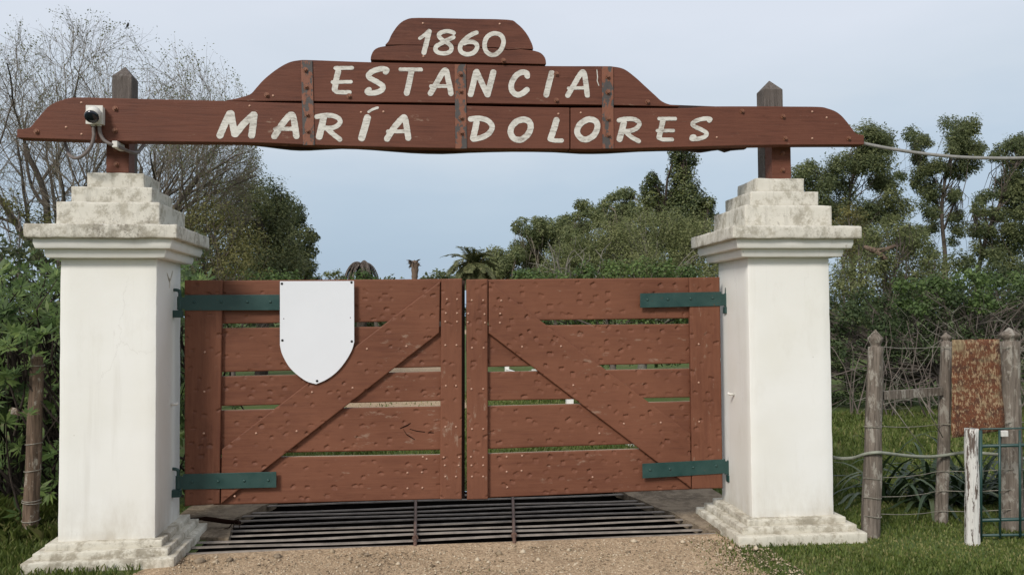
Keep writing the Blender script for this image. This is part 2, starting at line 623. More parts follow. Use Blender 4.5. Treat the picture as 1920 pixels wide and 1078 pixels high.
L_BUSH = leaf_mat('glossy_bush_leaf', (0.040, 0.072, 0.022), (0.085, 0.135, 0.038), (0.18, 0.24, 0.070), 0.3, 0.5, 0.22)
L_SPARSE = leaf_mat('olive_sparse_leaf', (0.11, 0.125, 0.055), (0.155, 0.17, 0.075), (0.21, 0.21, 0.10), 0.35)
L_OLIVE = leaf_mat('olive_shrub_leaf', (0.075, 0.080, 0.026), (0.115, 0.115, 0.036), (0.165, 0.15, 0.052), 0.3)
L_DARK = leaf_mat('dark_evergreen_leaf', (0.042, 0.058, 0.026), (0.075, 0.094, 0.040), (0.155, 0.165, 0.07), 0.42)
L_EUC = leaf_mat('eucalyptus_leaf', (0.074, 0.096, 0.046), (0.120, 0.146, 0.066), (0.190, 0.208, 0.090), 0.48)
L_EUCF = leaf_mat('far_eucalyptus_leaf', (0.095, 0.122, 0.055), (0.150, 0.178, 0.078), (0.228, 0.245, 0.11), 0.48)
L_IVY = leaf_mat('ivy_leaf', (0.040, 0.056, 0.022), (0.080, 0.102, 0.036), (0.155, 0.168, 0.058), 0.25, 0.45, 0.35)
L_SCRUB = leaf_mat('scrub_leaf', (0.10, 0.122, 0.048), (0.165, 0.188, 0.074), (0.26, 0.27, 0.12), 0.46)
L_HEDGE = leaf_mat('hedge_leaf', (0.060, 0.10, 0.032), (0.11, 0.168, 0.052), (0.175, 0.24, 0.078), 0.44, 0.5, 0.3)
L_SHADED_HEDGE = leaf_mat('shaded_hedge_leaf', (0.034, 0.054, 0.022), (0.062, 0.092, 0.036), (0.11, 0.145, 0.056), 0.38, 0.55, 0.25)  # shade inside the hedge put into a darker leaf colour
L_GOLD = leaf_mat('yellow_green_leaf', (0.10, 0.10, 0.035), (0.16, 0.145, 0.045), (0.21, 0.18, 0.06), 0.3)
L_PALM = leaf_mat('palm_frond', (0.085, 0.096, 0.042), (0.14, 0.15, 0.066), (0.23, 0.22, 0.11), 0.35)
L_DEADP = leaf_mat('dead_frond', (0.075, 0.06, 0.05), (0.125, 0.10, 0.085), (0.19, 0.155, 0.13), 0.1)
L_GRASS = leaf_mat('grass_blade', (0.082, 0.120, 0.026), (0.140, 0.182, 0.044), (0.30, 0.275, 0.12), 0.38)
L_STRAPL = leaf_mat('strap_leaf', (0.018, 0.036, 0.015), (0.036, 0.062, 0.024), (0.095, 0.115, 0.05), 0.15, 0.4, 0.4)


def ground_mat():
    m, nt, b = new_mat('grassy_earth')
    n = tex_noise(nt, 1.3, 6, 0.6)
    n2 = tex_noise(nt, 9, 8, 0.7)
    c = mix(nt, framp(nt, n2.outputs['Fac'], 0.35, 0.65), (0.052, 0.080, 0.022), (0.090, 0.118, 0.038))
    c = mix(nt, framp(nt, n.outputs['Fac'], 0.52, 0.68, 0, 0.6), c, (0.135, 0.115, 0.055))
    nt.links.new(c, b.inputs['Base Color'])
    b.inputs['Roughness'].default_value = 0.95
    b.inputs['Specular IOR Level'].default_value = 0.1
    bump(nt, b, n2.outputs['Fac'], 0.6, 0.03)
    return m


def gravel_mat(name, tone=1.0):
    m, nt, b = new_mat(name)
    n = tex_noise(nt, 1.6, 6, 0.6)
    v = N(nt, 'ShaderNodeTexVoronoi')
    v.inputs['Scale'].default_value = 60
    tc = N(nt, 'ShaderNodeTexCoord')
    nt.links.new(tc.outputs['Object'], v.inputs['Vector'])
    v2 = N(nt, 'ShaderNodeTexVoronoi')
    v2.inputs['Scale'].default_value = 135
    nt.links.new(tc.outputs['Object'], v2.inputs['Vector'])
    T_ = lambda r, g, b_: (r * tone * 1.08, g * tone * 1.03, b_ * tone)
    c = ramp(nt, v.outputs['Color'], [(0.1, T_(0.13, 0.092, 0.056)), (0.5, T_(0.27, 0.204, 0.134)), (0.9, T_(0.42, 0.335, 0.232))])
    c = mix(nt, 0.45, c, ramp(nt, v2.outputs['Color'], [(0.1, T_(0.10, 0.070, 0.045)), (0.9, T_(0.42, 0.335, 0.235))]))
    c = mix(nt, framp(nt, n.outputs['Fac'], 0.42, 0.66, 0, 0.5), c, mix(nt, 0.6, c, T_(0.31, 0.24, 0.16)))
    n5 = tex_noise(nt, 0.8, 6, 0.65, mapscale=(2.2, 0.8, 1))
    n6 = tex_noise(nt, 14, 8, 0.75)
    c = mix(nt, framp(nt, n5.outputs['Fac'], 0.50, 0.66, 0, 0.5), c, (0.20 * tone, 0.145 * tone, 0.092 * tone))
    c = mix(nt, framp(nt, n6.outputs['Fac'], 0.58, 0.66, 0, 0.55), c, (0.11, 0.085, 0.06))
    nt.links.new(c, b.inputs['Base Color'])
    b.inputs['Roughness'].default_value = 0.95
    b.inputs['Specular IOR Level'].default_value = 0.12
    h = mth(nt, 'ADD', v.outputs['Distance'], mth(nt, 'MULTIPLY', v2.outputs['Distance'], 0.6))
    bump(nt, b, h, 0.7, 0.012)
    return m


M_GROUND = ground_mat()
M_GRAVEL = gravel_mat('pale_gravel', 1.45)
M_DRIVE = gravel_mat('pale_drive', 1.35)
M_PEB = leaf_mat('pebble', (0.13, 0.095, 0.062), (0.34, 0.265, 0.18), (0.55, 0.46, 0.34), 0.0, 0.9, 0.15)
M_PIT = simple('pit_shade_earth', (0.014, 0.011, 0.009), 0.95, spec=0.1, nscale=5, namp=0.4)  # shade under the rails put into the near-black pit colour

# ================================================================== STRUCTURE: ground, road, pit
PIT = (0.82, 4.46, 0.10, 1.98)      # x0, x1, y0, y1


def sheet_with_hole(name, x0, x1, y0, y1, hole, z, mat, xs=None, ys=None):
    xs = sorted(set([x0, hole[0], hole[1], x1] + list(xs or [])))
    ys = sorted(set([y0, hole[2], hole[3], y1] + list(ys or [])))
    mb = MB()
    for i in range(len(xs) - 1):
        for j in range(len(ys) - 1):
            if hole[0] <= xs[i] < hole[1] and hole[2] <= ys[j] < hole[3]:
                continue
            mb.add([(xs[i], ys[j], z), (xs[i + 1], ys[j], z), (xs[i + 1], ys[j + 1], z), (xs[i], ys[j + 1], z)], [(0, 1, 2, 3)])
    me = mb.mesh(name)
    bm = bmesh.new()
    bm.from_mesh(me)
    bmesh.ops.remove_doubles(bm, verts=bm.verts, dist=1e-4)
    bmesh.ops.recalc_face_normals(bm, faces=bm.faces)
    for f in bm.faces:
        if f.normal.z < 0:
            f.normal_flip()
    bm.to_mesh(me)
    bm.free()
    return tag(obj(name, me, mat), kind='structure')


ground = sheet_with_hole('ground', -900, 900, -400, 1600, PIT, 0.0, M_GROUND, xs=[-20, 25], ys=[-12, 40])


def road_edge_l(y):
    return 0.62 + 0.12 * math.sin(y * 1.7) + 0.05 * math.sin(y * 5.1 + 1)


def road_edge_r(y):
    return 4.55 + 0.22 * math.sin(y * 1.3 + 0.6) + 0.10 * math.sin(y * 4.3)


def patch(name, y0, y1, el, er, step, z, amp, mat, skip=None):
    ny = int((y1 - y0) / step) + 1
    rows = []
    vs, fs = [], []
    for j in range(ny + 1):
        y = y0 + (y1 - y0) * j / ny
        a, b = el(y), er(y)
        nx = 70 if step < 0.1 else 24
        for i in range(nx + 1):
            t = i / nx
            x = a + (b - a) * t
            e = min(1.0, min(t, 1 - t) * 12)
            h = noise.noise((x * 2.1, y * 2.1, 3.0)) * 0.6 + noise.noise((x * 7, y * 7, 9.0)) * 0.4
            vs.append((x, y, z * (0.35 + 0.65 * e) + amp * (h + 0.6) * e))
    for j in range(ny):
        for i in range(nx):
            k = j * (nx + 1) + i
            fs.append((k, k + 1, k + nx + 2, k + nx + 1))
    me = mesh_np(name, vs, np.array(fs), smooth=True)
    return tag(obj(name, me, mat), kind='structure')


patch('gravel_road', -9.0, 0.075, road_edge_l, road_edge_r, 0.05, 0.006, 0.012, M_GRAVEL)


def drive_c(y):
    return 2.35 + 0.0009 * (y - 8) ** 2 * (1 if y > 8 else 0)


patch('drive', 8.9, 95.0, lambda y: drive_c(y) - 1.25 - 0.15 * math.sin(y * 0.9), lambda y: drive_c(y) + 0.85 + 0.2 * math.sin(y * 0.7), 0.8, 0.008, 0.01, M_DRIVE)

# pit under the grid: walls and floor
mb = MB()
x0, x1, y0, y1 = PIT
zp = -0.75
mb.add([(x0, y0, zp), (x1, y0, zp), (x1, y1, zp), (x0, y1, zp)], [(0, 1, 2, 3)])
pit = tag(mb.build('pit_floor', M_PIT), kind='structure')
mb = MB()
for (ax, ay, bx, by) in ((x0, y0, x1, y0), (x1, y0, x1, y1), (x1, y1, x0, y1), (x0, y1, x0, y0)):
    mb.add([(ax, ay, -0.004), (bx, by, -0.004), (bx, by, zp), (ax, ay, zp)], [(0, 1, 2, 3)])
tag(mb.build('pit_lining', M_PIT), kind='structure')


def rough_box(lo, hi, res, amp, seed, bev=0.0, chip=0.0):
    """box skin on a grid, pushed about by noise; returns verts, faces"""
    lo, hi = np.array(lo, float), np.array(hi, float)
    sz = hi - lo
    n = np.maximum(1, np.ceil(sz / res).astype(int))
    idx = {}
    vs, fs = [], []

    def vid(i, j, k):
        q = (i, j, k)
        if q not in idx:
            idx[q] = len(vs)
            vs.append((lo[0] + sz[0] * i / n[0], lo[1] + sz[1] * j / n[1], lo[2] + sz[2] * k / n[2]))
        return idx[q]
    nx, ny, nz = n
    for i in range(nx):
        for j in range(ny):
            fs.append((vid(i, j, 0), vid(i, j + 1, 0), vid(i + 1, j + 1, 0), vid(i + 1, j, 0)))
            fs.append((vid(i, j, nz), vid(i + 1, j, nz), vid(i + 1, j + 1, nz), vid(i, j + 1, nz)))
    for i in range(nx):
        for k in range(nz):
            fs.append((vid(i, 0, k), vid(i + 1, 0, k), vid(i + 1, 0, k + 1), vid(i, 0, k + 1)))
            fs.append((vid(i, ny, k), vid(i, ny, k + 1), vid(i + 1, ny, k + 1), vid(i + 1, ny, k)))
    for j in range(ny):
        for k in range(nz):
            fs.append((vid(0, j, k), vid(0, j, k + 1), vid(0, j + 1, k + 1), vid(0, j + 1, k)))
            fs.append((vid(nx, j, k), vid(nx, j + 1, k), vid(nx, j + 1, k + 1), vid(nx, j, k + 1)))
    c = (lo + hi) / 2
    out = []
    for v in vs:
        p = Vector(v)
        d = noise.noise_vector((p.x * 9 + seed, p.y * 9, p.z * 9)) * amp + noise.noise_vector((p.x * 31, p.y * 31 + seed, p.z * 31)) * amp * 0.5
        e = sum(1 for a in range(3) if abs(v[a] - lo[a]) < 1e-6 or abs(v[a] - hi[a]) < 1e-6)
        if e >= 2 and chip > 0:      # knock edges and corners in by an uneven amount
            k = chip * (0.35 + 1.3 * max(0.0, noise.noise((p.x * 6 + seed * 3, p.y * 6, p.z * 6)) + 0.25))
            for a in range(3):
                if abs(v[a] - lo[a]) < 1e-6:
                    p[a] += k
                elif abs(v[a] - hi[a]) < 1e-6:
                    p[a] -= k
        out.append(tuple(p + d))
    return out, fs


def rot_about(vs, c, a):
    ca, sa = math.cos(a), math.sin(a)
    return [(c[0] + (x - c[0]) * ca - (y - c[1]) * sa, c[1] + (x - c[0]) * sa + (y - c[1]) * ca, z) for x, y, z in vs]


# ================================================================== PILLARS
PW_, PD_ = 0.6085, 0.6232


def pillar(x0, y0, gz, rot, label, seed):
    c = (x0 + PW_ / 2, y0 + PD_ / 2)
    t = thing('gate_pillar', (c[0], c[1], 0), label, 'pillar', 'gate pillars')

    def part(name, o, z0, z1, mat, res, amp, chip, sub=None, bev=0.0, ob=None):
        ob = o if ob is None else ob
        vs, fs = rough_box((x0 - o, y0 - o, z0 + gz), (x0 + PW_ + o, y0 + PD_ + o, z1 + gz), res, amp, seed + z0 * 7, chip=chip)
        if ob != o:           # splayed: narrower at the bottom
            k = []
            for (x, y, z) in vs:
                u = min(1, max(0, (z - gz - z0) / (z1 - z0)))
                s = ob + (o - ob) * min(1, u * 2.2)
                fx, fy = (PW_ / 2 + s) / (PW_ / 2 + o), (PD_ / 2 + s) / (PD_ / 2 + o)
                k.append((c[0] + (x - c[0]) * fx, c[1] + (y - c[1]) * fy, z))
            vs = k
        vs = rot_about(vs, c, rot)
        me = mesh_np(name, vs, np.array(fs), smooth=False)
        ob_ = obj(name, me, mat, t)
        m = ob_.modifiers.new('bevel', 'BEVEL')
        m.width = bev or 0.0035
        m.segments = 2
        m.limit_method = 'ANGLE'
        m.angle_limit = math.radians(50)
        return ob_
    part('shaft', 0.0, 0.152, 2.004, M_SHAFT, 0.07, 0.0022, 0.002, bev=0.004)
    part('base_step', 0.163, -0.10, 0.066, M_BASE, 0.022, 0.0035, 0.0035)
    part('base_step', 0.112, 0.060, 0.112, M_BASE, 0.020, 0.003, 0.003)
    part('base_step', 0.060, 0.106, 0.156, M_BASE, 0.020, 0.003, 0.003)
    part('cornice_band', 0.074, 2.002, 2.062, M_SHAFT, 0.06, 0.001, 0.0005, ob=0.064)
    part('cornice_band', 0.125, 2.060, 2.128, M_SHAFT, 0.06, 0.001, 0.0005, ob=0.114)
    part('cornice_slab', 0.167, 2.124, 2.216, M_CAP, 0.020, 0.003, 0.003)
    part('cap_step', 0.023, 2.212, 2.378, M_CAP, 0.020, 0.0035, 0.0035)
    part('cap_step', -0.045, 2.374, 2.487, M_CAP, 0.020, 0.0035, 0.0035)
    part('cap_step', -0.119, 2.483, 2.594, M_CAP, 0.020, 0.0035, 0.0035)
    return t


PL = pillar(0.0, 0.0, 0.0, 0.0132, 'white stepped-cap pillar beside the brown fence post and the leafy bush, left of the gate', 1.0)
PR = pillar(4.6976, -0.0449, 0.0046, -0.0132, 'white stepped-cap pillar beside the grey post-and-wire fence, right of the gate', 5.0)

# small studs and marks on the pillars: white painted hooks on the inner faces
for (par, X, px, py, sgn) in ((PL, 0.612, 321, 758, 1), (PR, 4.694, 1376, 739, -1)):
    q = PX(px, py, X)
    mb = MB()
    mb.tube([q, q + Vector((0.035 * sgn, -0.004, 0.002)), q + Vector((0.05 * sgn, -0.006, 0.012))], [0.010, 0.009, 0.008], 8)
    mb.build('hook', M_SHAFT, par, smooth=True)

mb = MB()
for (p, q) in (((313, 512), (318, 530)), ((324, 508), (318, 530)), ((318, 522), (318, 540))):
    a, b = PX(*p, 0.6105), PX(*q, 0.6105)
    mb.tube([a, a.lerp(b, 0.5) + Vector((0, 0.003, 0)), b], [0.002, 0.0045, 0.0025], 5)
mb.build('scar', M_CAP, PL)

# ================================================================== GATE LEAVES
YG = 0.42


def adze_board(name, quad, yf, th, mat, parent, seed, square=False, dens=0.112, res=0.006, edge_mat=None, amp=1.0, skip=None):
    """quad: four (x,z) corners bl, br, tr, tl. Front face is a fine grid with adze gouges."""
    q = [np.array(p, float) for p in quad]
    w = (np.linalg.norm(q[1] - q[0]) + np.linalg.norm(q[2] - q[3])) / 2
    h = (np.linalg.norm(q[3] - q[0]) + np.linalg.norm(q[2] - q[1])) / 2
    nu, nv = max(2, int(w / res)), max(2, int(h / res))
    u, v = np.meshgrid(np.linspace(0, 1, nu + 1), np.linspace(0, 1, nv + 1))
    p = (q[0][None, None] * ((1 - u) * (1 - v))[..., None] + q[1][None, None] * (u * (1 - v))[..., None]
         + q[2][None, None] * (u * v)[..., None] + q[3][None, None] * ((1 - u) * v)[..., None])
    X, Z = p[..., 0], p[..., 1]
    rng = np.random.default_rng(seed)
    dep = np.zeros_like(X)
    # jittered rows of gouges
    xs0, xs1, zs0, zs1 = X.min(), X.max(), Z.min(), Z.max()
    row = 0
    zc = zs0 + 0.035
    while zc < zs1 - 0.012:
        xc = xs0 + 0.03 + (0.5 * dens if row % 2 else 0)
        while xc < xs1 - 0.01:
            if rng.random() < 0.76:
                cx_, cz_ = xc + rng.normal(0, 0.022), zc + rng.normal(0, 0.014)
                a = rng.normal(0, 0.35 if square else 0.28)
                hw = rng.uniform(0.011, 0.023) * (1.05 if square else 1.0)
                hh = rng.uniform(0.009, 0.017) * (1.15 if square else 0.9)
                d = rng.uniform(0.004, 0.014) * amp
                dx, dz = X - cx_, Z - cz_
                lx = dx * math.cos(a) + dz * math.sin(a)
                lz = -dx * math.sin(a) + dz * math.cos(a)
                e = 6 if square else 2.4
                rr = np.abs(lx / hw) ** e + np.abs(lz / hh) ** e
                t = np.clip((lz / hh + 1) / 2, 0, 1)         # deepest at the top edge, running out below
                g = d * (0.15 + 0.85 * t ** 1.3) * np.clip((1.0 - rr) * 7.0, 0, 1)
                dep = np.maximum(dep, g)
            xc += dens * rng.uniform(0.75, 1.2)
        zc += dens * rng.uniform(0.55, 0.75)
        row += 1
    # slow waviness of the hewn face, edges eased
    eu = np.minimum(u, 1 - u) * w
    ev = np.minimum(v, 1 - v) * h
    ease = np.clip(1 - np.minimum(eu, ev) / 0.007, 0, 1) ** 2 * 0.004
    wav = 0.0012 * np.sin(X * 9 + seed) * np.cos(Z * 13 + seed * 2)
    Y = yf + dep + ease + wav
    front = np.stack([X, Y, Z], -1).reshape(-1, 3)
    nf = len(front)
    ii = np.arange((nv + 1) * (nu + 1)).reshape(nv + 1, nu + 1)
    F = np.stack([ii[:-1, :-1], ii[:-1, 1:], ii[1:, 1:], ii[1:, :-1]], -1).reshape(-1, 4)
    ring = np.concatenate([ii[0, :-1], ii[:-1, -1], ii[-1, :0:-1], ii[:0:-1, 0]])
    back = front[ring].copy()
    back[:, 1] = yf + th
    m = len(ring)
    a = np.arange(m)
    b = (a + 1) % m
    S = np.stack([ring[b], ring[a], nf + a, nf + b], -1)
    cb = np.array([[front[:, 0].mean(), yf + th, front[:, 2].mean()]])
    T = np.stack([nf + a, np.full(m, nf + m), nf + b], -1)[:, ::1]
    me = mesh_np(name, np.concatenate([front, back, cb]), [F, S, T], smooth=False)
    sm = np.zeros(len(me.polygons), dtype=bool)
    sm[:len(F)] = True
    me.polygons.foreach_set('use_smooth', sm)
    me.materials.append(mat)
    if edge_mat is not None:
        me.materials.append(edge_mat)
        mi = np.zeros(len(me.polygons), dtype=np.int32)
        nrm = np.zeros(len(me.polygons) * 3, dtype=np.float32)
        me.polygons.foreach_get('normal', nrm)
        nrm = nrm.reshape(-1, 3)
        side = np.arange(len(F), len(F) + m)
        mi[side[np.abs(nrm[side, 2]) > 0.8]] = 1
        me.polygons.foreach_set('material_index', mi)
    return obj(name, me, mat, parent)


def xz(px, py, Y):
    p = P(px, py, Y)
    return (p.x, p.z)


def quad_px(bl, br, tr, tl, Y):
    return [xz(*bl, Y), xz(*br, Y), xz(*tr, Y), xz(*tl, Y)]


def dome_mesh(name, r, h, k=8, rings=3):
    """round bolt head facing -y, base at y = 0"""
    mb = MB()
    vs = []
    for i in range(rings):
        a = (math.pi / 2) * i / rings
        for q in range(k):
            b = 2 * math.pi * q / k
            vs.append((r * math.cos(a) * math.cos(b), -h * math.sin(a), r * math.cos(a) * math.sin(b)))
    vs.append((0, -h, 0))
    fs = []
    for i in range(rings - 1):
        for q in range(k):
            fs.append((i * k + q, i * k + (q + 1) % k, (i + 1) * k + (q + 1) % k, (i + 1) * k + q))
    t = len(vs) - 1
    for q in range(k):
        fs.append(((rings - 1) * k + q, (rings - 1) * k + (q + 1) % k, t))
    mb.add(vs, fs)
    return mb.mesh(name, True)


def hex_mesh(name, r, h):
    """hexagonal bolt head on a washer facing -y"""
    mb = MB()

    def disc(r0, y0, y1, k, r1=None):
        r1 = r1 or r0
        vs = [(r0 * math.cos(2 * math.pi * i / k), y0, r0 * math.sin(2 * math.pi * i / k)) for i in range(k)]
        vs += [(r1 * math.cos(2 * math.pi * i / k), y1, r1 * math.sin(2 * math.pi * i / k)) for i in range(k)]
        fs = [tuple(range(k, 2 * k))] + [(i, (i + 1) % k, k + (i + 1) % k, k + i) for i in range(k)]
        mb.add(vs, fs)
    disc(r * 1.45, 0.0, -h * 0.25, 12)
    disc(r, -h * 0.25, -h, 6, r * 0.9)
    return mb.mesh(name)


ME_NAIL = dome_mesh('nail_head', 0.0085, 0.006)
ME_NAIL.materials.append(M_NAIL)
ME_GB = dome_mesh('strap_bolt', 0.011, 0.008)
ME_GB.materials.append(M_GREEN)
ME_HEX = hex_mesh('hex_bolt', 0.0125, 0.018)
ME_HEX.materials.append(M_BOLT)
ME_SCREW = dome_mesh('screw', 0.0095, 0.005)
ME_SCREW.materials.append(M_SCREW)


def stud(name, me, loc, parent):
    o = bpy.data.objects.new(name, me)
    COL.objects.link(o)
    o.parent = parent
    o.matrix_parent_inverse = Matrix.Translation(-parent_world(parent))
    o.location = loc
    return o


YR = YG + 0.036                 # face of the rails, behind the stiles and brace
left = thing('gate_leaf', (0.69, YG, 0.27), 'brown timber gate leaf bearing the white shield', 'gate', 'gate leaves')
right = thing('gate_leaf', (4.65, YG, 0.28), 'brown timber gate leaf without a shield, hung on the pillar by the wire fence', 'gate', 'gate leaves')

# rails of the leaf with the shield: (top y at left, bottom y at left, top y at right, bottom y at right)
LR = [(526, 607, 523, 602), (615, 698, 611.5, 687.6), (706, 761.5, 696, 751), (769.5, 850.5, 761, 843), (858.5, 946.5, 852, 935)]
for i, (tl, bl, tr, br) in enumerate(LR):
    adze_board('rail', quad_px((400, bl), (840, br), (840, tr), (400, tl), YR), YR, 0.042, M_GATE, left, 11 + i, edge_mat=M_EDGE)
adze_board('hanging_stile', quad_px((346, 948.5), (411.5, 944.5), (417, 525), (346, 525.5), YG), YG, 0.034, M_GATEV, left, 21, dens=0.115, edge_mat=M_EDGE)
adze_board('meeting_stile', quad_px((825, 936), (866, 936), (866.5, 522), (827.5, 523), YG), YG, 0.034, M_GATEV, left, 22, dens=0.105, edge_mat=M_EDGE)
adze_board('brace', quad_px((414, 944.5), (823.6, 624), (825.6, 527), (415.8, 842), YG + 0.003), YG + 0.003, 0.031, M_GATE, left, 23, dens=0.115)
RR = [(524, 602, 520.5, 596.5), (610.5, 688, 607, 681), (697.5, 751, 690.5, 744.5), (761.5, 842, 752, 828), (851, 933.5, 838, 916.5)]
for i, (tl, bl, tr, br) in enumerate(RR):
    adze_board('rail', quad_px((900, bl), (1310, br), (1310, tr), (900, tl), YR), YR, 0.042, M_GATE, right, 31 + i, square=True, edge_mat=M_EDGE)
adze_board('meeting_stile', quad_px((876, 936.5), (915, 935.5), (914.5, 523), (874.5, 524), YG), YG, 0.034, M_GATEV, right, 41, square=True, dens=0.105, edge_mat=M_EDGE)
adze_board('hanging_stile', quad_px((1298, 916.5), (1355.5, 915), (1349.5, 519.5), (1292.5, 520.5), YG), YG, 0.034, M_GATEV, right, 42, square=True, dens=0.11, edge_mat=M_EDGE)
adze_board('brace', quad_px((916.4, 625), (1296.3, 915), (1295.3, 813), (916.4, 528), YG + 0.003), YG + 0.003, 0.031, M_GATE, right, 43, square=True, dens=0.115)

# added dark strip behind the meeting stile, standing in for the gap's shaded edge
mb = MB()
mb.prism([xz(850, 934, YR + 0.05), xz(871.5, 934, YR + 0.05), xz(871.5, 526, YR + 0.05), xz(850, 526, YR + 0.05)], YR + 0.043, YR + 0.065)
mb.build('dark_gap_strip', M_BACK, left, bevel=0.002)
# nails
for par, pts in ((left, [(838, 561), (857, 561), (836, 587), (857, 587), (835, 603), (857, 603), (835, 647), (856, 647), (836, 723), (855, 723), (835, 800), (855, 800),
                        (832, 857), (861, 857), (834, 872), (860, 872), (835, 893), (855, 893), (384, 660), (383, 734), (382, 812), (688, 654), (762, 649), (661, 727), (585, 735), (440, 930), (480, 812), (556, 808)]),
                 (right, [(884.5, 563), (906, 563), (878, 588), (908.5, 589), (877, 604), (909.5, 605), (885, 652), (907, 652), (884, 729), (906, 729), (885, 804), (906, 804),
                         (883, 856), (906, 857), (884, 872), (906, 872), (885, 893), (906, 893), (940, 563.5), (938, 588), (937.5, 605), (979, 650), (1052, 649), (1075, 722), (1170, 794), (1239, 792), (1310, 645), (1310, 717), (1311, 790)])):
    for (x, y) in pts:
        p = P(x, y, YG)
        stud('nail', ME_NAIL, (p.x, YG + (0.003 if 915 < x < 1290 or 417 < x < 825 else 0.0) - 0.0005, p.z), par)
for par, pts in ((left, [(764, 886), (793, 856), (791, 885), (792, 914), (764, 915), (800, 860), (680, 950)]), (right, [(950, 856), (979, 854), (950, 884), (978, 882), (951, 913), (1111, 894), (1124, 812)])):
    for (x, y) in pts[:6] if par is left else pts:
        p = P(x, y, YR)
        stud('nail', ME_NAIL, (p.x, YR - 0.0005, p.z), par)


def crack(name, pts, Y, wid, parent, mat=M_SCREW):
    """an open split in the timber: a dark wedge-shaped sliver let 1 mm proud of the face"""
    w = [P(x, y, Y) for x, y in pts]
    top, bot = [], []
    n = len(w)
    for i, p in enumerate(w):
        k = wid * (0.25 + math.sin(math.pi * (i + 0.35) / n) * 0.75)
        top.append((p.x, p.z + k))
        bot.append((p.x, p.z - k))
    mb = MB()
    mb.prism(top + bot[::-1], Y - 0.001, Y + 0.004)
    return mb.build(name, mat, parent)


M_CRACK = simple('dark_split', (0.02, 0.009, 0.006), 0.9, spec=0.05)
crack('split', [(824.5, 812), (800, 810), (782, 808), (768, 804)], YR, 0.004, left, M_CRACK)
crack('split', [(750, 803), (757, 800), (764, 797), (770, 793)], YR, 0.006, left, M_CRACK)
crack('split', [(756, 804), (762, 814), (770, 819), (778, 824)], YR, 0.005, left, M_CRACK)

# strap hinges with pintles
YS = YG - 0.008


def hinge(par, tl, tr, br, bl, bolts, xface, hk, up, dn, sgn):
    mb = MB()
    mb.prism([xz(*bl, YS), xz(*br, YS), xz(*tr, YS), xz(*tl, YS)], YS, YG - 0.0005)
    s = mb.build('hinge_strap', M_GREEN, par, bevel=0.0015)
    for (x, y) in bolts:
        p = P(x, y, YS)
        stud('bolt', ME_GB, (p.x, YS, p.z), s)
    # knuckle wrapped round the pintle, hooked pin and its block let into the pillar
    a, b = P(*up, YG + 0.006), P(*dn, YG + 0.006)
    kx = P(hk, (up[1] + dn[1]) / 2, YG + 0.006).x
    z1, z0 = a.z, b.z
    yk = YG + 0.006
    edge = xz(*(tl if sgn > 0 else tr), YS)[0]
    mb = MB()
    zk0, zk1 = min(xz(*bl, YS)[1], xz(*br, YS)[1]), max(xz(*tl, YS)[1], xz(*tr, YS)[1])
    mb.tube([(kx, yk, zk0 + 0.008), (kx, yk, zk1 - 0.012)], 0.018, 12)
    lo, hi = sorted((kx, edge + 0.004 * sgn))
    mb.box((lo, YS + 0.001, zk0 + 0.012), (hi, YG + 0.004, zk1 - 0.016))
    mb.build('hinge_knuckle', M_GREEN, s, smooth=False)
    mb = MB()
    path = [(kx, yk, z0 + 0.03), (kx, yk, zk1 + 0.012), (kx - 0.008 * sgn, yk, zk1 + 0.030), (kx - 0.026 * sgn, yk, zk1 + 0.036), (xface - 0.01 * sgn, yk, zk1 + 0.036)]
    mb.tube(catmull(path, 4), 0.0115, 8)
    mb.build('pintle', M_GREEN, s, smooth=True)
    mb = MB()
    lo, hi = sorted((kx + 0.022 * sgn, xface - 0.01 * sgn))
    mb.box((lo, yk - 0.024, zk0 - 0.048), (hi, yk + 0.024, zk0 + 0.004))
    mb.build('pintle_block', M_GREEN, s, bevel=0.004)


hinge(left, (346, 553), (524, 552.5), (524, 581.5), (346, 582), [(364, 566.5), (414.5, 566), (464, 566), (507, 566)], 0.606, 337, (337, 548), (337, 596), 1)
hinge(left, (343, 888.5), (518, 884), (518, 913.5), (343, 917.5), [(360, 903), (409, 902), (458, 901), (503, 900)], 0.606, 334, (333, 880), (333, 930), 1)
hinge(right, (1200.5, 550), (1353, 547), (1353, 573.5), (1200.5, 577), [(1214, 562), (1252.5, 561), (1295, 560), (1336.5, 559)], 4.698, 1362, (1363, 541), (1363, 584), -1)
hinge(right, (1204.5, 869), (1360, 860.5), (1360, 887), (1205, 896.5), [(1219, 881), (1256, 879), (1300, 876), (1343, 873)], 4.698, 1368, (1368, 851), (1368, 894), -1)

# the blank shield
sh = [(524.8, 527.3), (524.8, 647), (529, 664), (541, 686), (556, 701.5), (575, 714.7), (592.6, 720), (611, 712), (630.5, 698), (647, 678.5), (659.5, 657), (664.2, 641), (663.8, 526.8)]
YSH = YG - 0.014
shp = [xz(*p, YSH) for p in sh]
cur = catmull([Vector((a, 0, b)) for a, b in shp[1:7]], 5) + catmull([Vector((a, 0, b)) for a, b in shp[6:12]], 5)[1:]
outl = [shp[0]] + [(v.x, v.z) for v in cur] + [shp[12]]
mb = MB()
mb.prism(outl, YSH, YG - 0.010)
shield = mb.build('shield_plaque', M_SHIELD, bevel=0.001)
tag(shield, 'blank white heater-shaped shield screwed to the gate leaf', 'shield')
for (x, y) in ((528.5, 532), (659, 529.5), (529.5, 638), (659.5, 640), (594.5, 714)):
    p = P(x, y, YSH)
    stud('screw', ME_SCREW, (p.x, YSH - 0.0005, p.z), shield)
ME_HOLE = dome_mesh('screw_hole', 0.004, 0.002, 6, 2)
ME_HOLE.materials.append(M_CRACK)
for (x, y) in ((532, 597.5), (657, 595.5)):
    p = P(x, y, YSH)
    stud('screw', ME_HOLE, (p.x, YSH - 0.0005, p.z), shield)

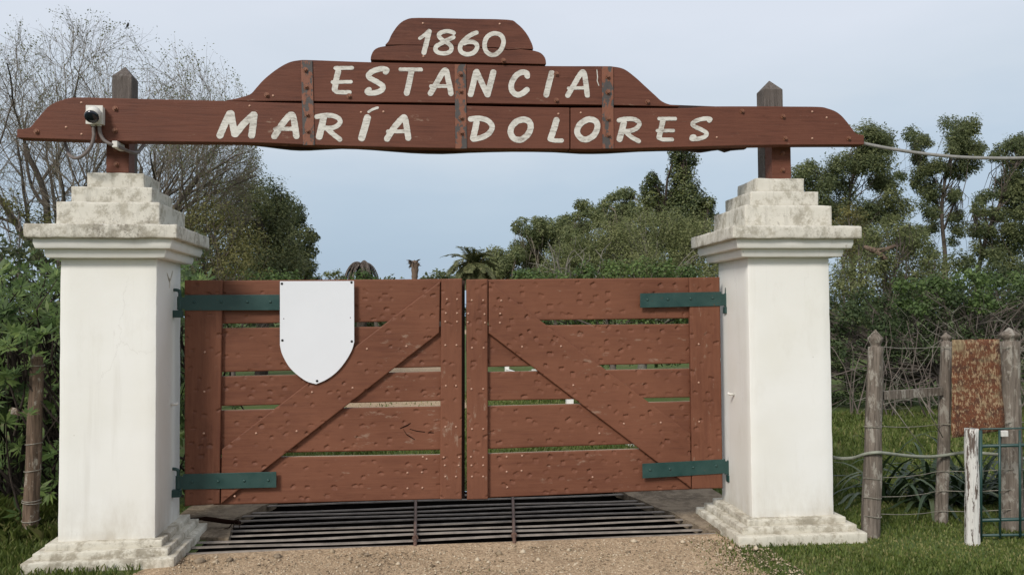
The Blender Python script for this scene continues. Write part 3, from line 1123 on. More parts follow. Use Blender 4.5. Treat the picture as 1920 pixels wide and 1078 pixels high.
# ================================================================== ENTRANCE SIGN
YB = 0.0
sign = thing('entrance_sign', (2.65, 0.2, 2.59), 'brown timber sign arch with cream hand-painted lettering spanning both pillars', 'sign')


def outline(pts, Y, n=4):
    c = catmull([Vector((*xz(*p, Y)[:1], 0, xz(*p, Y)[1])) for p in pts], n)
    return [(v.x, v.z) for v in c]


top_l = [(31.6, 242.3), (53.8, 240), (68, 225), (80, 211), (92, 199), (104, 192), (116, 188), (136, 183.2), (189, 183.7), (261, 185.6), (340, 187.5), (423, 189.5), (500, 192), (564, 193.7), (700, 196), (851, 198.2), (960, 200.5), (1068, 202.2)]
top_r = [(1070, 202.4), (1150, 202.4), (1280, 203), (1327, 200), (1400, 199.6), (1482, 200), (1536, 200.6), (1552, 203.5), (1567, 209), (1578, 217), (1587, 227), (1594, 236), (1600.6, 245), (1607, 251), (1620.5, 253.8)]
bot_l = [(31.6, 258.5), (198, 264), (330, 266), (480, 267.8), (600, 272.5), (720, 276), (860, 278.3), (960, 278.8), (1068, 279.6)]
bot_r = [(1070, 279.6), (1129, 279.7), (1280, 276), (1449, 272), (1620.5, 271.4)]
mb = MB()
mb.prism(outline(top_l, YB) + outline(bot_l, YB)[::-1], YB, YB + 0.105)
beam1 = mb.build('beam', M_SIGN, sign, bevel=0.004)
mb = MB()
mb.prism(outline(top_r, YB) + outline(bot_r, YB)[::-1], YB + 0.001, YB + 0.105)
beam2 = mb.build('beam', M_SIGN, sign, bevel=0.004)
e_top = [(424, 188.2), (444, 184.6), (468, 177.4), (480, 165.5), (494, 150), (516, 132), (540, 118), (561, 113.3), (585, 113), (695, 117), (860, 120.5), (1022, 124), (1129, 124.4), (1150, 125.2), (1170.6, 130), (1191, 144.7), (1209.6, 161.6), (1228, 178.4), (1241, 190), (1256, 196.2), (1274.6, 198.9)]
e_bot = [(424, 189.6), (564, 189.6), (700, 191.3), (851, 193.2), (1000, 195.4), (1129, 196.8), (1274.6, 200)]
mb = MB()
mb.prism(outline(e_top, YB) + outline(e_bot, YB)[::-1], YB + 0.002, YB + 0.075)
plank = mb.build('plank', M_SIGN, sign, bevel=0.004)
# the date board, split along its grain into two pieces
split = [(722.6, 85.5), (760, 85.2), (790, 86), (812, 88.8), (845, 87.2), (868, 85.8), (890, 87.5), (905, 90), (925, 90.2), (945, 92.2), (952, 94.5), (965, 93.6), (975, 92.8), (999.5, 93.5)]
d_up = [(722.6, 85.5), (724, 84), (729, 78), (735, 65), (747.7, 47.6), (762.7, 38), (785, 35.2), (870, 36.8), (950.5, 38.6), (968, 45), (985.5, 62.6), (996.5, 82.6), (999.5, 93.5)]
d_lo = [(695, 113.2), (696, 106), (701, 96), (710, 90.5), (722.6, 88)]
d_lo2 = [(999.8, 96.3), (1013, 100.5), (1021.6, 110), (1023.6, 121.8)]
mb = MB()
mb.prism(outline(d_up, YB, 3) + [xz(x, y, YB) for x, y in split[::-1]][1:-1], YB - 0.012, YB + 0.06)
date_up = mb.build('date_board', M_SIGN, sign, bevel=0.003)
mb = MB()
wdt = [2.2, 0.8, 0.9, 1.2, 0.9, 0.8, 1.8, 2.2, 2.0, 2.6, 1.8, 1.8, 1.4, 2.6]
mb.prism(outline(d_lo, YB, 3) + [xz(x, y + w * 0.75, YB) for (x, y), w in zip(split, wdt)][1:-1] + outline(d_lo2, YB, 3), YB - 0.012, YB + 0.06)
date_lo = mb.build('date_board', M_SIGN, sign, bevel=0.002)
# rear board with a live, wavy lower edge
rb_t = [(470, 186), (560, 150), (700, 128), (740, 100), (990, 100), (1020, 130), (1150, 150), (1240, 196), (1400, 202)]
rb_b = [(462, 270), (500, 274.5), (545, 280), (580, 280.6), (640, 277.5), (700, 280), (770, 285.5), (830, 287.3), (880, 285), (960, 283), (1040, 284), (1090, 287), (1140, 286.5), (1200, 283), (1270, 281.5), (1300, 283), (1312, 285), (1326, 283.5), (1350, 280), (1362, 284.4), (1374, 281), (1400, 279)]
YQ = YB + 0.108
mb = MB()
mb.prism([xz(x, y, YQ) for x, y in rb_t] + outline(rb_b, YQ, 2)[::-1], YQ, YQ + 0.05)
mb.build('rear_board', M_BACK, sign, bevel=0.003)


# --- posts carrying the beam on the pillars, with brown cleats in front of them
def sign_post(px_l, px_r, px_apex, py_apex, py_sh, cleat, foot_z):
    yp0, yp1 = 0.245, 0.385
    a = P(px_l, 160, yp0).x
    b = P(px_r, 160, yp0).x
    zs = P(px_r, py_sh, yp0).z
    cx_ = (a + b) / 2
    cy_ = (yp0 + yp1) / 2
    za = zs + 0.085
    mb = MB()
    nz = 14
    zz = [foot_z - 0.01 + (zs - foot_z + 0.01) * i / nz for i in range(nz + 1)]
    for i, z in enumerate(zz):
        j = 0.0025 * noise.noise((z * 8, cx_, 0))
        mb.v += [(a + j, yp0 + j, z), (b + j, yp0 - j, z), (b - j, yp1, z), (a + j, yp1 + j, z)]
    for i in range(nz):
        for q in range(4):
            mb.f.append((i * 4 + q, i * 4 + (q + 1) % 4, i * 4 + 4 + (q + 1) % 4, i * 4 + 4 + q))
    t = len(mb.v)
    mb.v.append((cx_, cy_, za))
    for q in range(4):
        mb.f.append((nz * 4 + q, nz * 4 + (q + 1) % 4, t))
    mb.f.append((3, 2, 1, 0))
    mb.build('post', M_SIGNPOST, sign, bevel=0.003)
    yc = 0.118
    (l, r, top) = cleat
    lo = P(l, 300, yc).x
    hi = P(r, 300, yc).x
    mb = MB()
    mb.box((lo, yc, foot_z + 0.001), (hi, yp0 - 0.002, foot_z + 0.36))
    return mb.build('cleat', M_SIGN, sign, bevel=0.003)


cl_l = sign_post(210, 247, 232, 130, 143, (199, 241.5, 0), 2.592)
cl_r = sign_post(1432, 1467.5, 1441, 152, 168, (1447.5, 1483, 0), 2.598)

# --- iron straps over the planks
for (t0, t1, b1, b0, bolts) in (((564, 114), (585.5, 114), (590, 272.5), (568, 272.5), [(572.5, 131.5), (574, 163), (576, 215), (577, 245.5)]),
                                ((852.5, 121), (873.5, 121), (875.5, 279), (854, 279), [(863, 139), (863.5, 171), (864.5, 221), (865, 249)]),
                                ((1128.5, 125.2), (1150, 125.8), (1151, 279), (1130, 279), [(1139.5, 144), (1139.5, 173.5), (1140, 223), (1140, 253.5)])):
    ys = YB - 0.007
    mb = MB()
    q = [xz(*p, ys) for p in (b0, b1, t1, t0)]
    n = 10
    lp = [(q[0][0] + (q[3][0] - q[0][0]) * i / n, q[0][1] + (q[3][1] - q[0][1]) * i / n) for i in range(n + 1)]
    rp = [(q[1][0] + (q[2][0] - q[1][0]) * i / n, q[1][1] + (q[2][1] - q[1][1]) * i / n) for i in range(n + 1)]
    mb.prism(rp + lp[::-1], ys, YB - 0.0005)
    s = mb.build('iron_strap', M_STRAP, sign, bevel=0.0015)
    for (x, y) in bolts:
        p = P(x, y, ys)
        stud('bolt', ME_HEX, (p.x, ys, p.z), s)

for par, pts, yy in ((beam1, [(68.5, 247), (216, 204), (215.5, 245)], YB), (beam2, [(1391, 209), (1468, 219), (1472, 260), (1591, 260)], YB + 0.001),
                     (plank, [(500, 178.5), (654.5, 180.5), (1043, 139), (1043, 188.5), (1214, 191.5)], YB + 0.002), (date_lo, [(943.5, 114)], YB - 0.012),
                     (cl_l, [(217, 280), (218, 308.5)], 0.118), (cl_r, [(1467.5, 288), (1467, 319)], 0.118)):
    for (x, y) in pts:
        p = P(x, y, yy)
        stud('bolt', ME_HEX, (p.x, yy, p.z), par)
for par, pts, yy in ((beam1, [(152.5, 193), (153, 252), (124, 239), (677, 211), (719, 210), (1047, 214), (468, 199)], YB), (beam2, [(1089, 212), (1523, 210), (1550, 221), (1523, 260), (1344, 258)], YB + 0.001),
                     (plank, [(512, 180)], YB + 0.002), (date_up, [(793, 44.5), (937, 45.6)], YB - 0.012), (date_lo, [(794, 106.5)], YB - 0.012)):
    for (x, y) in pts:
        p = P(x, y, yy)
        stud('nail', ME_NAIL, (p.x, yy, p.z), par)


# --- painted letters: brush strokes merged into one clean film of paint per letter
def letter(strokes, Y, parent, res=0.0036, seed=0, name='letter'):
    segs = []
    for pts, w, closed in strokes:
        c = catmull([Vector((p[0], 0, p[1])) for p in pts], 7, closed)
        for a, b in zip(c[:-1], c[1:]):
            segs.append((a.x, a.z, b.x, b.z, w / 2))
    s = np.array(segs)
    mw = s[:, 4].max() + 0.006
    gx = np.arange(min(s[:, 0].min(), s[:, 2].min()) - mw, max(s[:, 0].max(), s[:, 2].max()) + mw, res)
    gz = np.arange(min(s[:, 1].min(), s[:, 3].min()) - mw, max(s[:, 1].max(), s[:, 3].max()) + mw, res)
    X, Z = np.meshgrid(gx, gz)
    F = np.full(X.shape, -1.0)
    for ax, az, bx, bz, hw in segs:
        dx, dz = bx - ax, bz - az
        L2 = dx * dx + dz * dz + 1e-12
        t = np.clip(((X - ax) * dx + (Z - az) * dz) / L2, 0, 1)
        d = np.hypot(X - ax - t * dx, Z - az - t * dz)
        F = np.maximum(F, hw - d)
    nz = np.array([[noise.noise((x * 60 + seed, z * 60, 0.0)) for x in gx] for z in gz])
    F = F + nz * 0.0016
    H, W = F.shape
    vid = {}
    V, FA = [], []

    def vert(key, x, z):
        if key not in vid:
            vid[key] = len(V)
            V.append((x, Y, z))
        return vid[key]
    pos = F > 0
    act = pos[:-1, :-1] | pos[1:, :-1] | pos[:-1, 1:] | pos[1:, 1:]
    for j, i in zip(*np.nonzero(act)):
        cs = ((j, i), (j, i + 1), (j + 1, i + 1), (j + 1, i))
        poly = []
        for k in range(4):
            (ja, ia), (jb, ib) = cs[k], cs[(k + 1) % 4]
            fa, fb = F[ja, ia], F[jb, ib]
            if fa > 0:
                poly.append(vert((ja, ia), gx[ia], gz[ja]))
            if (fa > 0) != (fb > 0):
                t = fa / (fa - fb)
                key = ((min((ja, ia), (jb, ib))), (max((ja, ia), (jb, ib))))
                poly.append(vert(key, gx[ia] + (gx[ib] - gx[ia]) * t, gz[ja] + (gz[jb] - gz[ja]) * t))
        if len(poly) >= 3:
            FA.append(poly)
    me = bpy.data.meshes.new(name)
    me.from_pydata(V, [], FA)
    me.update()
    return obj(name, me, M_LETTER, parent)


def word(off, sc, letters, Y, parent_of):
    for n, strokes in enumerate(letters):
        st = []
        for pts, w, closed in strokes:
            q = [xz(off[0] + x / sc, off[1] + y / sc, Y) for x, y in pts]
            st.append((q, w / sc / 268.0, closed))
        par = parent_of(off[0] + strokes[0][0][0][0] / sc)
        letter(st, Y - 0.0018, par, seed=off[0] + n * 17)


o_, c_ = False, True
word((770, 40), 9.6, [
    [([(165, 315), (235, 265), (320, 185)], 62, o_), ([(335, 190), (285, 390), (238, 570)], 88, o_)],
    [([(775, 215), (700, 188), (610, 190), (525, 225), (510, 275), (560, 335), (640, 385), (715, 440), (735, 510), (690, 565), (600, 585), (500, 570), (445, 520), (465, 455), (560, 400), (660, 345), (770, 295)], 76, o_)],
    [([(1185, 210), (1080, 255), (965, 345), (900, 430), (890, 510), (930, 575), (1020, 600), (1125, 575), (1190, 500), (1190, 430), (1140, 385), (1050, 375), (960, 400)], 80, o_)],
    [([(1510, 225), (1615, 250), (1668, 335), (1662, 430), (1610, 535), (1515, 608), (1420, 600), (1350, 530), (1330, 430), (1352, 330), (1415, 255)], 82, c_)]],
    YB - 0.012, lambda x: date_up)
word((610, 110), 7.385, [
    [([(140, 135), (370, 132)], 52, o_), ([(190, 175), (160, 300), (135, 410), (150, 460), (230, 470), (335, 470)], 58, o_), ([(180, 180), (150, 300), (130, 430)], 78, o_), ([(100, 330), (355, 325)], 48, o_)],
    [([(835, 190), (850, 160), (780, 145), (680, 170), (605, 220), (615, 270), (720, 330), (795, 385), (780, 440), (700, 475), (610, 480), (580, 460), (605, 435)], 74, o_)],
    [([(1040, 155), (1325, 155)], 54, o_), ([(1190, 190), (1158, 350), (1127, 480)], 80, o_)],
    [([(1455, 485), (1540, 345), (1630, 190), (1675, 175), (1700, 290), (1725, 400), (1738, 485)], 76, o_), ([(1462, 385), (1690, 385)], 50, o_)]],
    YB + 0.002, lambda x: plank)
word((860, 110), 7.385, [
    [([(165, 500), (205, 340), (238, 195)], 80, o_), ([(250, 185), (320, 340), (395, 500)], 78, o_), ([(400, 500), (440, 350), (480, 195)], 84, o_)],
    [([(950, 245), (938, 205), (870, 195), (785, 250), (730, 360), (742, 455), (810, 505), (880, 487), (945, 435)], 78, o_)],
    [([(1288, 205), (1250, 350), (1212, 505)], 82, o_)],
    [([(1510, 512), (1600, 360), (1690, 210), (1735, 205), (1760, 340), (1780, 510)], 74, o_), ([(1520, 415), (1740, 408)], 46, o_)],
    [([(1913, 160), (1922, 260), (1918, 310), (1940, 375)], 13, o_)]],
    YB + 0.002, lambda x: plank)
word((400, 195), 9.6, [
    [([(120, 570), (200, 380), (290, 185)], 118, o_), ([(320, 180), (350, 360), (385, 545)], 118, o_), ([(400, 545), (560, 350), (720, 200)], 116, o_), ([(735, 200), (715, 400), (690, 570)], 118, o_)],
    [([(1100, 585), (1230, 385), (1365, 220), (1430, 220), (1470, 400), (1495, 580)], 110, o_), ([(1115, 455), (1450, 452)], 74, o_)]],
    YB, lambda x: beam1)
word((580, 195), 9.6, [
    [([(255, 260), (220, 420), (178, 590)], 118, o_), ([(135, 235), (260, 212), (400, 212), (520, 258), (555, 330), (500, 400), (400, 438), (280, 440)], 84, o_), ([(310, 440), (430, 550), (550, 640)], 86, o_)],
    [([(1045, 255), (995, 440), (942, 615)], 124, o_), ([(1065, 148), (1145, 100), (1230, 72)], 44, o_)],
    [([(1400, 630), (1520, 440), (1670, 268), (1720, 265), (1755, 440), (1780, 615)], 108, o_), ([(1415, 498), (1730, 498)], 68, o_)]],
    YB, lambda x: beam1)
word((870, 205), 7.385, [
    [([(172, 190), (150, 300), (125, 400)], 86, o_), ([(90, 140), (200, 128), (325, 160), (390, 240), (350, 330), (255, 390), (130, 418)], 74, o_)],
    [([(830, 145), (905, 180), (922, 260), (880, 355), (785, 425), (690, 405), (645, 325), (665, 240), (735, 170)], 84, c_)],
    [([(1280, 155), (1240, 290), (1198, 410)], 88, o_), ([(1198, 425), (1280, 437), (1355, 435)], 58, o_)],
    [([(1755, 143), (1830, 178), (1845, 260), (1795, 365), (1690, 422), (1610, 395), (1565, 315), (1600, 220), (1675, 160)], 84, c_)]],
    YB, lambda x: beam1 if x < 1069 else beam2)
word((1130, 205), 8.727, [
    [([(345, 225), (315, 350), (275, 490)], 104, o_), ([(265, 185), (370, 162), (515, 170), (600, 230), (560, 310), (450, 358), (335, 365)], 76, o_), ([(375, 375), (480, 465), (590, 525)], 76, o_)],
    [([(925, 158), (1185, 158)], 62, o_), ([(985, 195), (950, 340), (922, 460)], 90, o_), ([(925, 470), (980, 497), (1135, 497)], 66, o_), ([(895, 355), (1155, 352)], 58, o_)],
    [([(1740, 190), (1760, 165), (1690, 155), (1560, 180), (1470, 235), (1500, 285), (1620, 340), (1700, 395), (1670, 450), (1570, 485), (1460, 492), (1462, 455), (1500, 450)], 72, o_)]],
    YB, lambda x: beam2)

# --- lamp housing on the beam with its two conduits
q = P(162.5, 199, YB - 0.055)
b0 = P(162.5, 232, YB - 0.055)
b1 = P(192, 199.5, YB - 0.055)
boxo = thing('sensor_box', ((q.x + b1.x) / 2, YB - 0.05, b0.z), 'pale square electrical box with a round black-lensed sensor on the sign beam', 'sensor')
mb = MB()
mb.box((q.x, YB - 0.055, b0.z), (b1.x, YB - 0.0005, q.z))
bo = mb.build('box', M_BOXW, boxo, bevel=0.004)
mb = MB()
mb.box((q.x - 0.004, YB - 0.060, b0.z - 0.004), (b1.x + 0.004, YB - 0.0555, q.z + 0.004))
mb.build('lid', M_BOXW, boxo, bevel=0.0015)
cc = P(176, 212, YB - 0.075)
axis = Vector((0.05, -0.80, -0.62)).normalized()
mb = MB()
mb.tube([cc + Vector((0, 0.012, 0.012)), cc + axis * 0.008, cc + axis * 0.058], [0.040, 0.045, 0.046], 20)
mb.build('sensor_hood', M_BOXW, boxo, smooth=True)
mb = MB()
cl = cc + axis * 0.0585
pts, rad = [], []
for i in range(6):
    a = i / 5 * math.pi / 2
    pts.append(cl + axis * (0.022 * math.sin(a)))
    rad.append(max(0.001, 0.0455 * math.cos(a)))
mb.tube(pts, rad, 20)
mb.build('lens', M_LENS, boxo, smooth=True)
yc = YB - 0.03
for pts in ([(175, 231, yc), (175.5, 245, yc), (175.5, 258, yc), (170, 276, yc), (157, 291, yc + 0.01), (143, 297, yc + 0.04), (131, 292, yc + 0.10), (126, 280, yc + 0.15), (122, 268, yc + 0.17)],
            [(186, 231, yc), (187.5, 248, yc), (194, 262, yc), (206, 270, yc), (217, 273, yc + 0.02), (232, 280, yc + 0.06), (247, 286, yc + 0.12), (258, 286.5, yc + 0.2), (264, 280, yc + 0.26), (270, 272, yc + 0.30)]):
    mb = MB()
    mb.tube(catmull([P(*p) for p in pts], 6), 0.0115, 10)
    mb.build('conduit', M_CONDUIT, boxo, smooth=True)
    mb = MB()
    a = P(*pts[0])
    mb.tube([a + Vector((0, 0, 0.006)), a + Vector((0, 0, -0.022))], 0.0155, 10)
    mb.build('gland', M_BOXW, boxo)
g0 = P(216.5, 271.5, yc + 0.015)
mb = MB()
mb.box((g0.x - 0.017, g0.y - 0.016, g0.z - 0.02), (g0.x + 0.017, 0.117, g0.z + 0.022))
mb.build('clip', M_BOXW, boxo, bevel=0.003)

# --- cable leaving the right end of the beam
mb = MB()
cp = [P(1612, 266, 0.06), P(1622, 270, 0.06), P(1680, 281, 0.0), P(1740, 289.5, -0.06), P(1800, 295, -0.12), P(1860, 297, -0.18), P(1925, 296.5, -0.25), P(2050, 290, -0.4), P(2250, 262, -0.6)]
mb.tube(catmull(cp, 6), 0.0125, 10)
tag(mb.build('overhead_cable', M_CABLE, smooth=True), 'grey overhead cable running off from the sign beam end', 'cable')

# ================================================================== CATTLE GRID
grid = thing('cattle_grid', (2.64, 1.0, 0), 'cattle grid of worn steel rails over a dark pit under the gate', 'cattle grid')
BY = [0.150, 0.298, 0.449, 0.591, 0.745, 0.905, 1.06, 1.215, 1.345, 1.60, 1.80]
for i, y in enumerate(BY):
    mb = MB()
    rr = random.Random(i)
    xa, xb = PIT[0] - 0.06, PIT[1] + 0.04
    n = 12
    w = 0.023 if i not in (0, 3) else 0.018
    pts = []
    for k in range(n + 1):
        x = xa + (xb - xa) * k / n
        pts.append((x, y + 0.006 * math.sin(k * 0.9 + i) + 0.004 * rr.uniform(-1, 1), 0.004 + 0.004 * math.sin(k * 0.7 + i * 2)))
    # rail profile: flat-topped bulb over a web
    prof = [(-w, -0.002), (-w * 0.75, 0.005), (0, 0.008), (w * 0.75, 0.005), (w, -0.002), (w * 0.7, -0.005), (0, -0.006), (-w * 0.7, -0.005)]
    m = len(prof)
    for p in pts:
        for (a, b) in prof:
            mb.v.append((p[0], p[1] + a, p[2] + b))
    for k in range(n):
        for a in range(m):
            mb.f.append((k * m + a, k * m + (a + 1) % m, (k + 1) * m + (a + 1) % m, (k + 1) * m + a))
    mb.f.append(tuple(range(m - 1, -1, -1)))
    mb.f.append(tuple(range(n * m, (n + 1) * m)))
    mb.build('rail', M_BAR, grid)
for (xa, ya, xb, yb) in ((2.318, 0.085, 2.325, 1.86), (3.006, 0.06, 3.20, 1.86)):
    mb = MB()
    d = Vector((xb - xa, yb - ya, 0)).normalized()
    a = Vector((xa, ya, 0.030))
    mb.tube([a + Vector((0, 0, -0.012)), a + d * 0.03, a + d * 0.14, Vector((xb, yb, 0.030))], [0.010, 0.013, 0.012, 0.012], 8)
    r = mb.build('tie_rod', M_ROD, grid, smooth=True)
    mb = MB()
    mb.tube([a + d * 0.155, a + d * 0.185], 0.022, 8)
    mb.build('collar', M_ROD, r)

# concrete sills at the ends of the pit
def sill(name, pts, z0, z1, seed, mat=None):
    n = len(pts)
    bm = bmesh.new()
    lo = [bm.verts.new((x, y, z0)) for x, y in pts]
    hi = [bm.verts.new((x, y, z1)) for x, y in pts]
    bm.faces.new(hi)
    bm.faces.new(lo[::-1])
    for i in range(n):
        bm.faces.new((lo[i], lo[(i + 1) % n], hi[(i + 1) % n], hi[i]))
    bmesh.ops.triangulate(bm, faces=bm.faces)
    bmesh.ops.subdivide_edges(bm, edges=bm.edges, cuts=3, use_grid_fill=True)
    for v in bm.verts:
        v.co += noise.noise_vector((v.co.x * 7 + seed, v.co.y * 7, v.co.z * 7)) * 0.012
    bmesh.ops.recalc_face_normals(bm, faces=bm.faces)
    me = bpy.data.meshes.new(name)
    bm.to_mesh(me)
    bm.free()
    return obj(name, me, mat or M_CONC, grid)


sill('sill', [(0.60, 0.60), (0.98, 0.48), (0.94, 0.80), (0.90, 1.10), (1.02, 1.42), (1.12, 1.72), (1.10, 2.02), (0.45, 2.02), (0.42, 0.70)], -0.045, 0.022, 1)
sill('sill', [(4.46, 0.16), (4.60, 0.16), (4.75, 0.7), (4.98, 0.72), (5.0, 2.05), (4.14, 2.05), (4.13, 1.72), (4.20, 1.42), (4.27, 1.10), (4.36, 0.80), (4.40, 0.48)], -0.045, 0.022, 3)
sill('sill', [(0.80, -0.02), (4.5, -0.06), (4.5, 0.112), (0.80, 0.112)], -0.06, 0.014, 6, M_GRAVEL)

# a black dead stick caught on the bars by the pillar foot
a, b = G(357, 973, 0.09), G(452, 979, 0.05)
mb = MB()
mb.tube(catmull([a, a.lerp(b, 0.3) + Vector((0, 0, 0.012)), a.lerp(b, 0.7), b], 4), [0.012] * 4 + [0.018] * 5 + [0.016] * 3 + [0.010], 7)
st = G(440, 975, 0.05)
for dx, dz, l in ((0.05, 0.1, 0.06), (-0.02, -0.1, 0.07), (0.02, 0.02, 0.05)):
    mb.tube([st, st + Vector((dx, -0.10, dz * 0.3)), st + Vector((dx * 1.6, -0.22, -0.01))], 0.0035, 4)
tag(mb.build('fallen_stick', M_CRACK), 'black dead stick lying across the grid rails at the pillar foot', 'stick')

# ================================================================== FENCES
def wood_post(name, base, top, r0, r1, mat, seed, k=36, n=30, finial=None, parent=None, squar=0.0):
    """round weathered post from base to top; finial: ball/point on a neck"""
    mb = MB()
    base, top = Vector(base), Vector(top)
    rings = []
    zs = [i / n for i in range(n + 1)]
    for t in zs:
        c = base.lerp(top, t) + Vector((noise.noise((t * 3, seed, 0)), noise.noise((t * 3, seed, 5)), 0)) * 0.008
        r = r0 + (r1 - r0) * t
        rings.append((c, r))
    if finial:
        h, fr, steps = finial
        for (u, f) in steps:
            rings.append((top + Vector((0, 0, h * u)), fr * f))
    for j, (c, r) in enumerate(rings):
        for q in range(k):
            a = 2 * math.pi * q / k
            rr = r * (1 + 0.13 * noise.noise((math.cos(a) * 2 + seed, math.sin(a) * 2, c.z * 2.2)) + 0.10 * noise.noise((math.cos(a) * 9, math.sin(a) * 9 + seed, c.z * 1.1)) - 0.12 * max(0, noise.noise((math.cos(a) * 5 + seed, math.sin(a) * 5, c.z * 0.7)) - 0.25))
            if squar:
                rr *= 1 + squar * (1 / max(abs(math.cos(a)), abs(math.sin(a))) - 1)
            mb.v.append((c.x + rr * math.cos(a), c.y + rr * math.sin(a), c.z + (0.012 * noise.noise((q * 1.3, seed, 2)) if j == n and not finial else 0)))
    m = len(rings)
    for j in range(m - 1):
        for q in range(k):
            mb.f.append((j * k + q, j * k + (q + 1) % k, (j + 1) * k + (q + 1) % k, (j + 1) * k + q))
    mb.f.append(tuple(range((m - 1) * k, m * k)))
    return mb.build(name, mat, parent, smooth=True)


FIN = [(0.01, 0.66), (0.10, 0.64), (0.22, 0.80), (0.42, 1.02), (0.52, 1.0), (0.70, 0.62), (0.88, 0.26), (1.0, 0.06)]
wf = thing('wire_fence', (5.55, -0.05, 0), 'grey post and wire fence with pointed post tops beside the gate pillar', 'fence')
yA, yB, yC = -0.05, 0.24, -0.02
bA, tA = G(1627, 1003), P(1642, 650, yA)
wood_post('post', (bA.x, yA, -0.1), tA, 0.068, 0.052, M_POST, 3, finial=(0.125, 0.054, FIN), parent=wf)
bB, tB = G(1764, 980), P(1774, 640, yB)
wood_post('post', (bB.x, yB, -0.1), tB, 0.047, 0.040, M_POST, 8, finial=(0.07, 0.04, FIN), parent=wf)
bC, tC = P(1897, 1000, yC), P(1893, 640, yC)
wood_post('post', (bC.x, yC, -0.1), tC, 0.078, 0.066, M_POST, 14, finial=(0.105, 0.070, FIN), parent=wf)
# the row of posts goes on out of frame
far_post = Vector((8.3, 0.15, 1.38))
wood_post('post', (8.3, 0.15, -0.1), far_post, 0.055, 0.045, M_POST, 19, finial=(0.08, 0.045, FIN), parent=wf)
# top rail between the first two posts
mb = MB()
a, b = P(1655, 741, yA + 0.02), P(1766, 733, yB - 0.02)
for t in range(9):
    c = a.lerp(b, t / 8)
    w = 0.030 + 0.004 * noise.noise((t * 0.9, 1, 4))
    mb.v += [(c.x, c.y - 0.02, c.z - w), (c.x, c.y + 0.02, c.z - w), (c.x, c.y + 0.02, c.z + w), (c.x, c.y - 0.02, c.z + w)]
for t in range(8):
    for q in range(4):
        mb.f.append((t * 4 + q, t * 4 + (q + 1) % 4, t * 4 + 4 + (q + 1) % 4, t * 4 + 4 + q))
mb.build('cross_rail', M_POST, wf)
mb = MB()
a, b = P(1778, 733, yB), P(1885, 733, yC + 0.06)
mb.tube([a, a.lerp(b, 0.5), b], 0.026, 6)
mb.build('cross_rail', M_POST, wf)
for ys in ((650, 650, 652), (799, 795, 792), (895, 883, 880), (931, 920, 918), (963, 958, 955)):
    mb = MB()
    p0, p1, p2 = P(1650, ys[0], yA - 0.02), P(1765, ys[1], yB - 0.04), P(1890, ys[2], yC - 0.06)
    p3 = Vector((8.3, 0.10, p2.z + 0.01))
    pts = [p0, p0.lerp(p1, 0.35) - Vector((0, 0, 0.012)), p0.lerp(p1, 0.7) - Vector((0, 0, 0.010)), p1, p1.lerp(p2, 0.5) - Vector((0, 0, 0.008)), p2, p2.lerp(p3, 0.5) - Vector((0, 0, 0.02)), p3]
    mb.tube(catmull(pts, 5), 0.0031, 6)
    w = mb.build('wire', M_WIRE, wf, smooth=True)
# wire bindings on the first post
for yy in (799, 895, 931, 966):
    c = P(1634, yy, yA)
    mb = MB()
    mb.tube([c + Vector((0.066 * math.cos(a), 0.066 * math.sin(a), 0.006 * math.sin(a * 2))) for a in [math.pi * (1.05 + 0.1 * i) for i in range(10)]], 0.0035, 5)
    mb.build('wire_tie', M_WIRE, wf)
# loose diagonal wires
for (a, b) in (((1722, 735), (1768, 820)), ((1672, 760), (1735, 845))):
    mb = MB()
    p0, p1 = P(*a, 0.05), P(*b, 0.12)
    mb.tube([p0, p0.lerp(p1, 0.5) + Vector((0.01, 0, -0.02)), p1], 0.0035, 5)
    mb.build('stay_wire', M_WIRE, wf, smooth=True)

mb = MB()
hp = [P(1555, 855, 0.30), P(1575, 859, 0.18), P(1600, 858, 0.06), P(1622, 851, -0.08), P(1642, 848, -0.135), P(1658, 849, -0.11), P(1700, 854, 0.02), P(1740, 856, 0.12), P(1765, 854, 0.165), P(1785, 851, 0.16), P(1812, 848, 0.10), P(1850, 850, 0.06), P(1900, 856, 0.1), P(1960, 870, 0.15)]
mb.tube(catmull(hp, 6), 0.0115, 8)
tag(mb.build('water_hose', M_HOSE, smooth=True), 'pale hose sagging along the wire fence posts', 'hose')

# rusted notice plate
yN = -0.07
mb = MB()
nx, nz = 10, 18
TL, TR, BRp, BL = P(1784.5, 637, yN), P(1872.5, 635.5, yN), P(1885.5, 806, yN - 0.03), P(1785.5, 821, yN + 0.01)
for j in range(nz + 1):
    for i in range(nx + 1):
        u, v = i / nx, j / nz
        p = TL.lerp(TR, u).lerp(BL.lerp(BRp, u), v)
        e = 0.006 * noise.noise((u * 9, v * 9, 3)) * (1 if (i in (0, nx) or j in (0, nz)) else 0)
        p = p + Vector((e, 0.035 * (u - 0.5) ** 2 * v + 0.012 * noise.noise((u * 2.5, v * 3, 1)), e))
        mb.v.append(tuple(p))
for j in range(nz):
    for i in range(nx):
        k = j * (nx + 1) + i
        mb.f.append((k, k + nx + 1, k + nx + 2, k + 1))
plate = mb.build('rusty_plate', M_RUST, smooth=True)
so = plate.modifiers.new('thick', 'SOLIDIFY')
so.thickness = 0.004
tag(plate, 'bent rusty metal notice plate with illegible lettering hung between fence posts', 'sign')

# peeling white post and the green iron gate hung on it
yW = -0.35
bW, tW = P(1823, 1022, yW), P(1821, 803, yW)
wp = wood_post('white_post', (bW.x, yW, -0.05), tW, 0.046, 0.041, M_WPOST, 23, k=36, n=30, squar=0.25)
tag(wp, 'short post with peeling white paint in front of the rusty plate', 'post')
gg = thing('iron_gate', (6.25, yW + 0.05, 0.05), 'dark green iron bar gate hung beside the peeling white post', 'gate')
yI = yW + 0.05


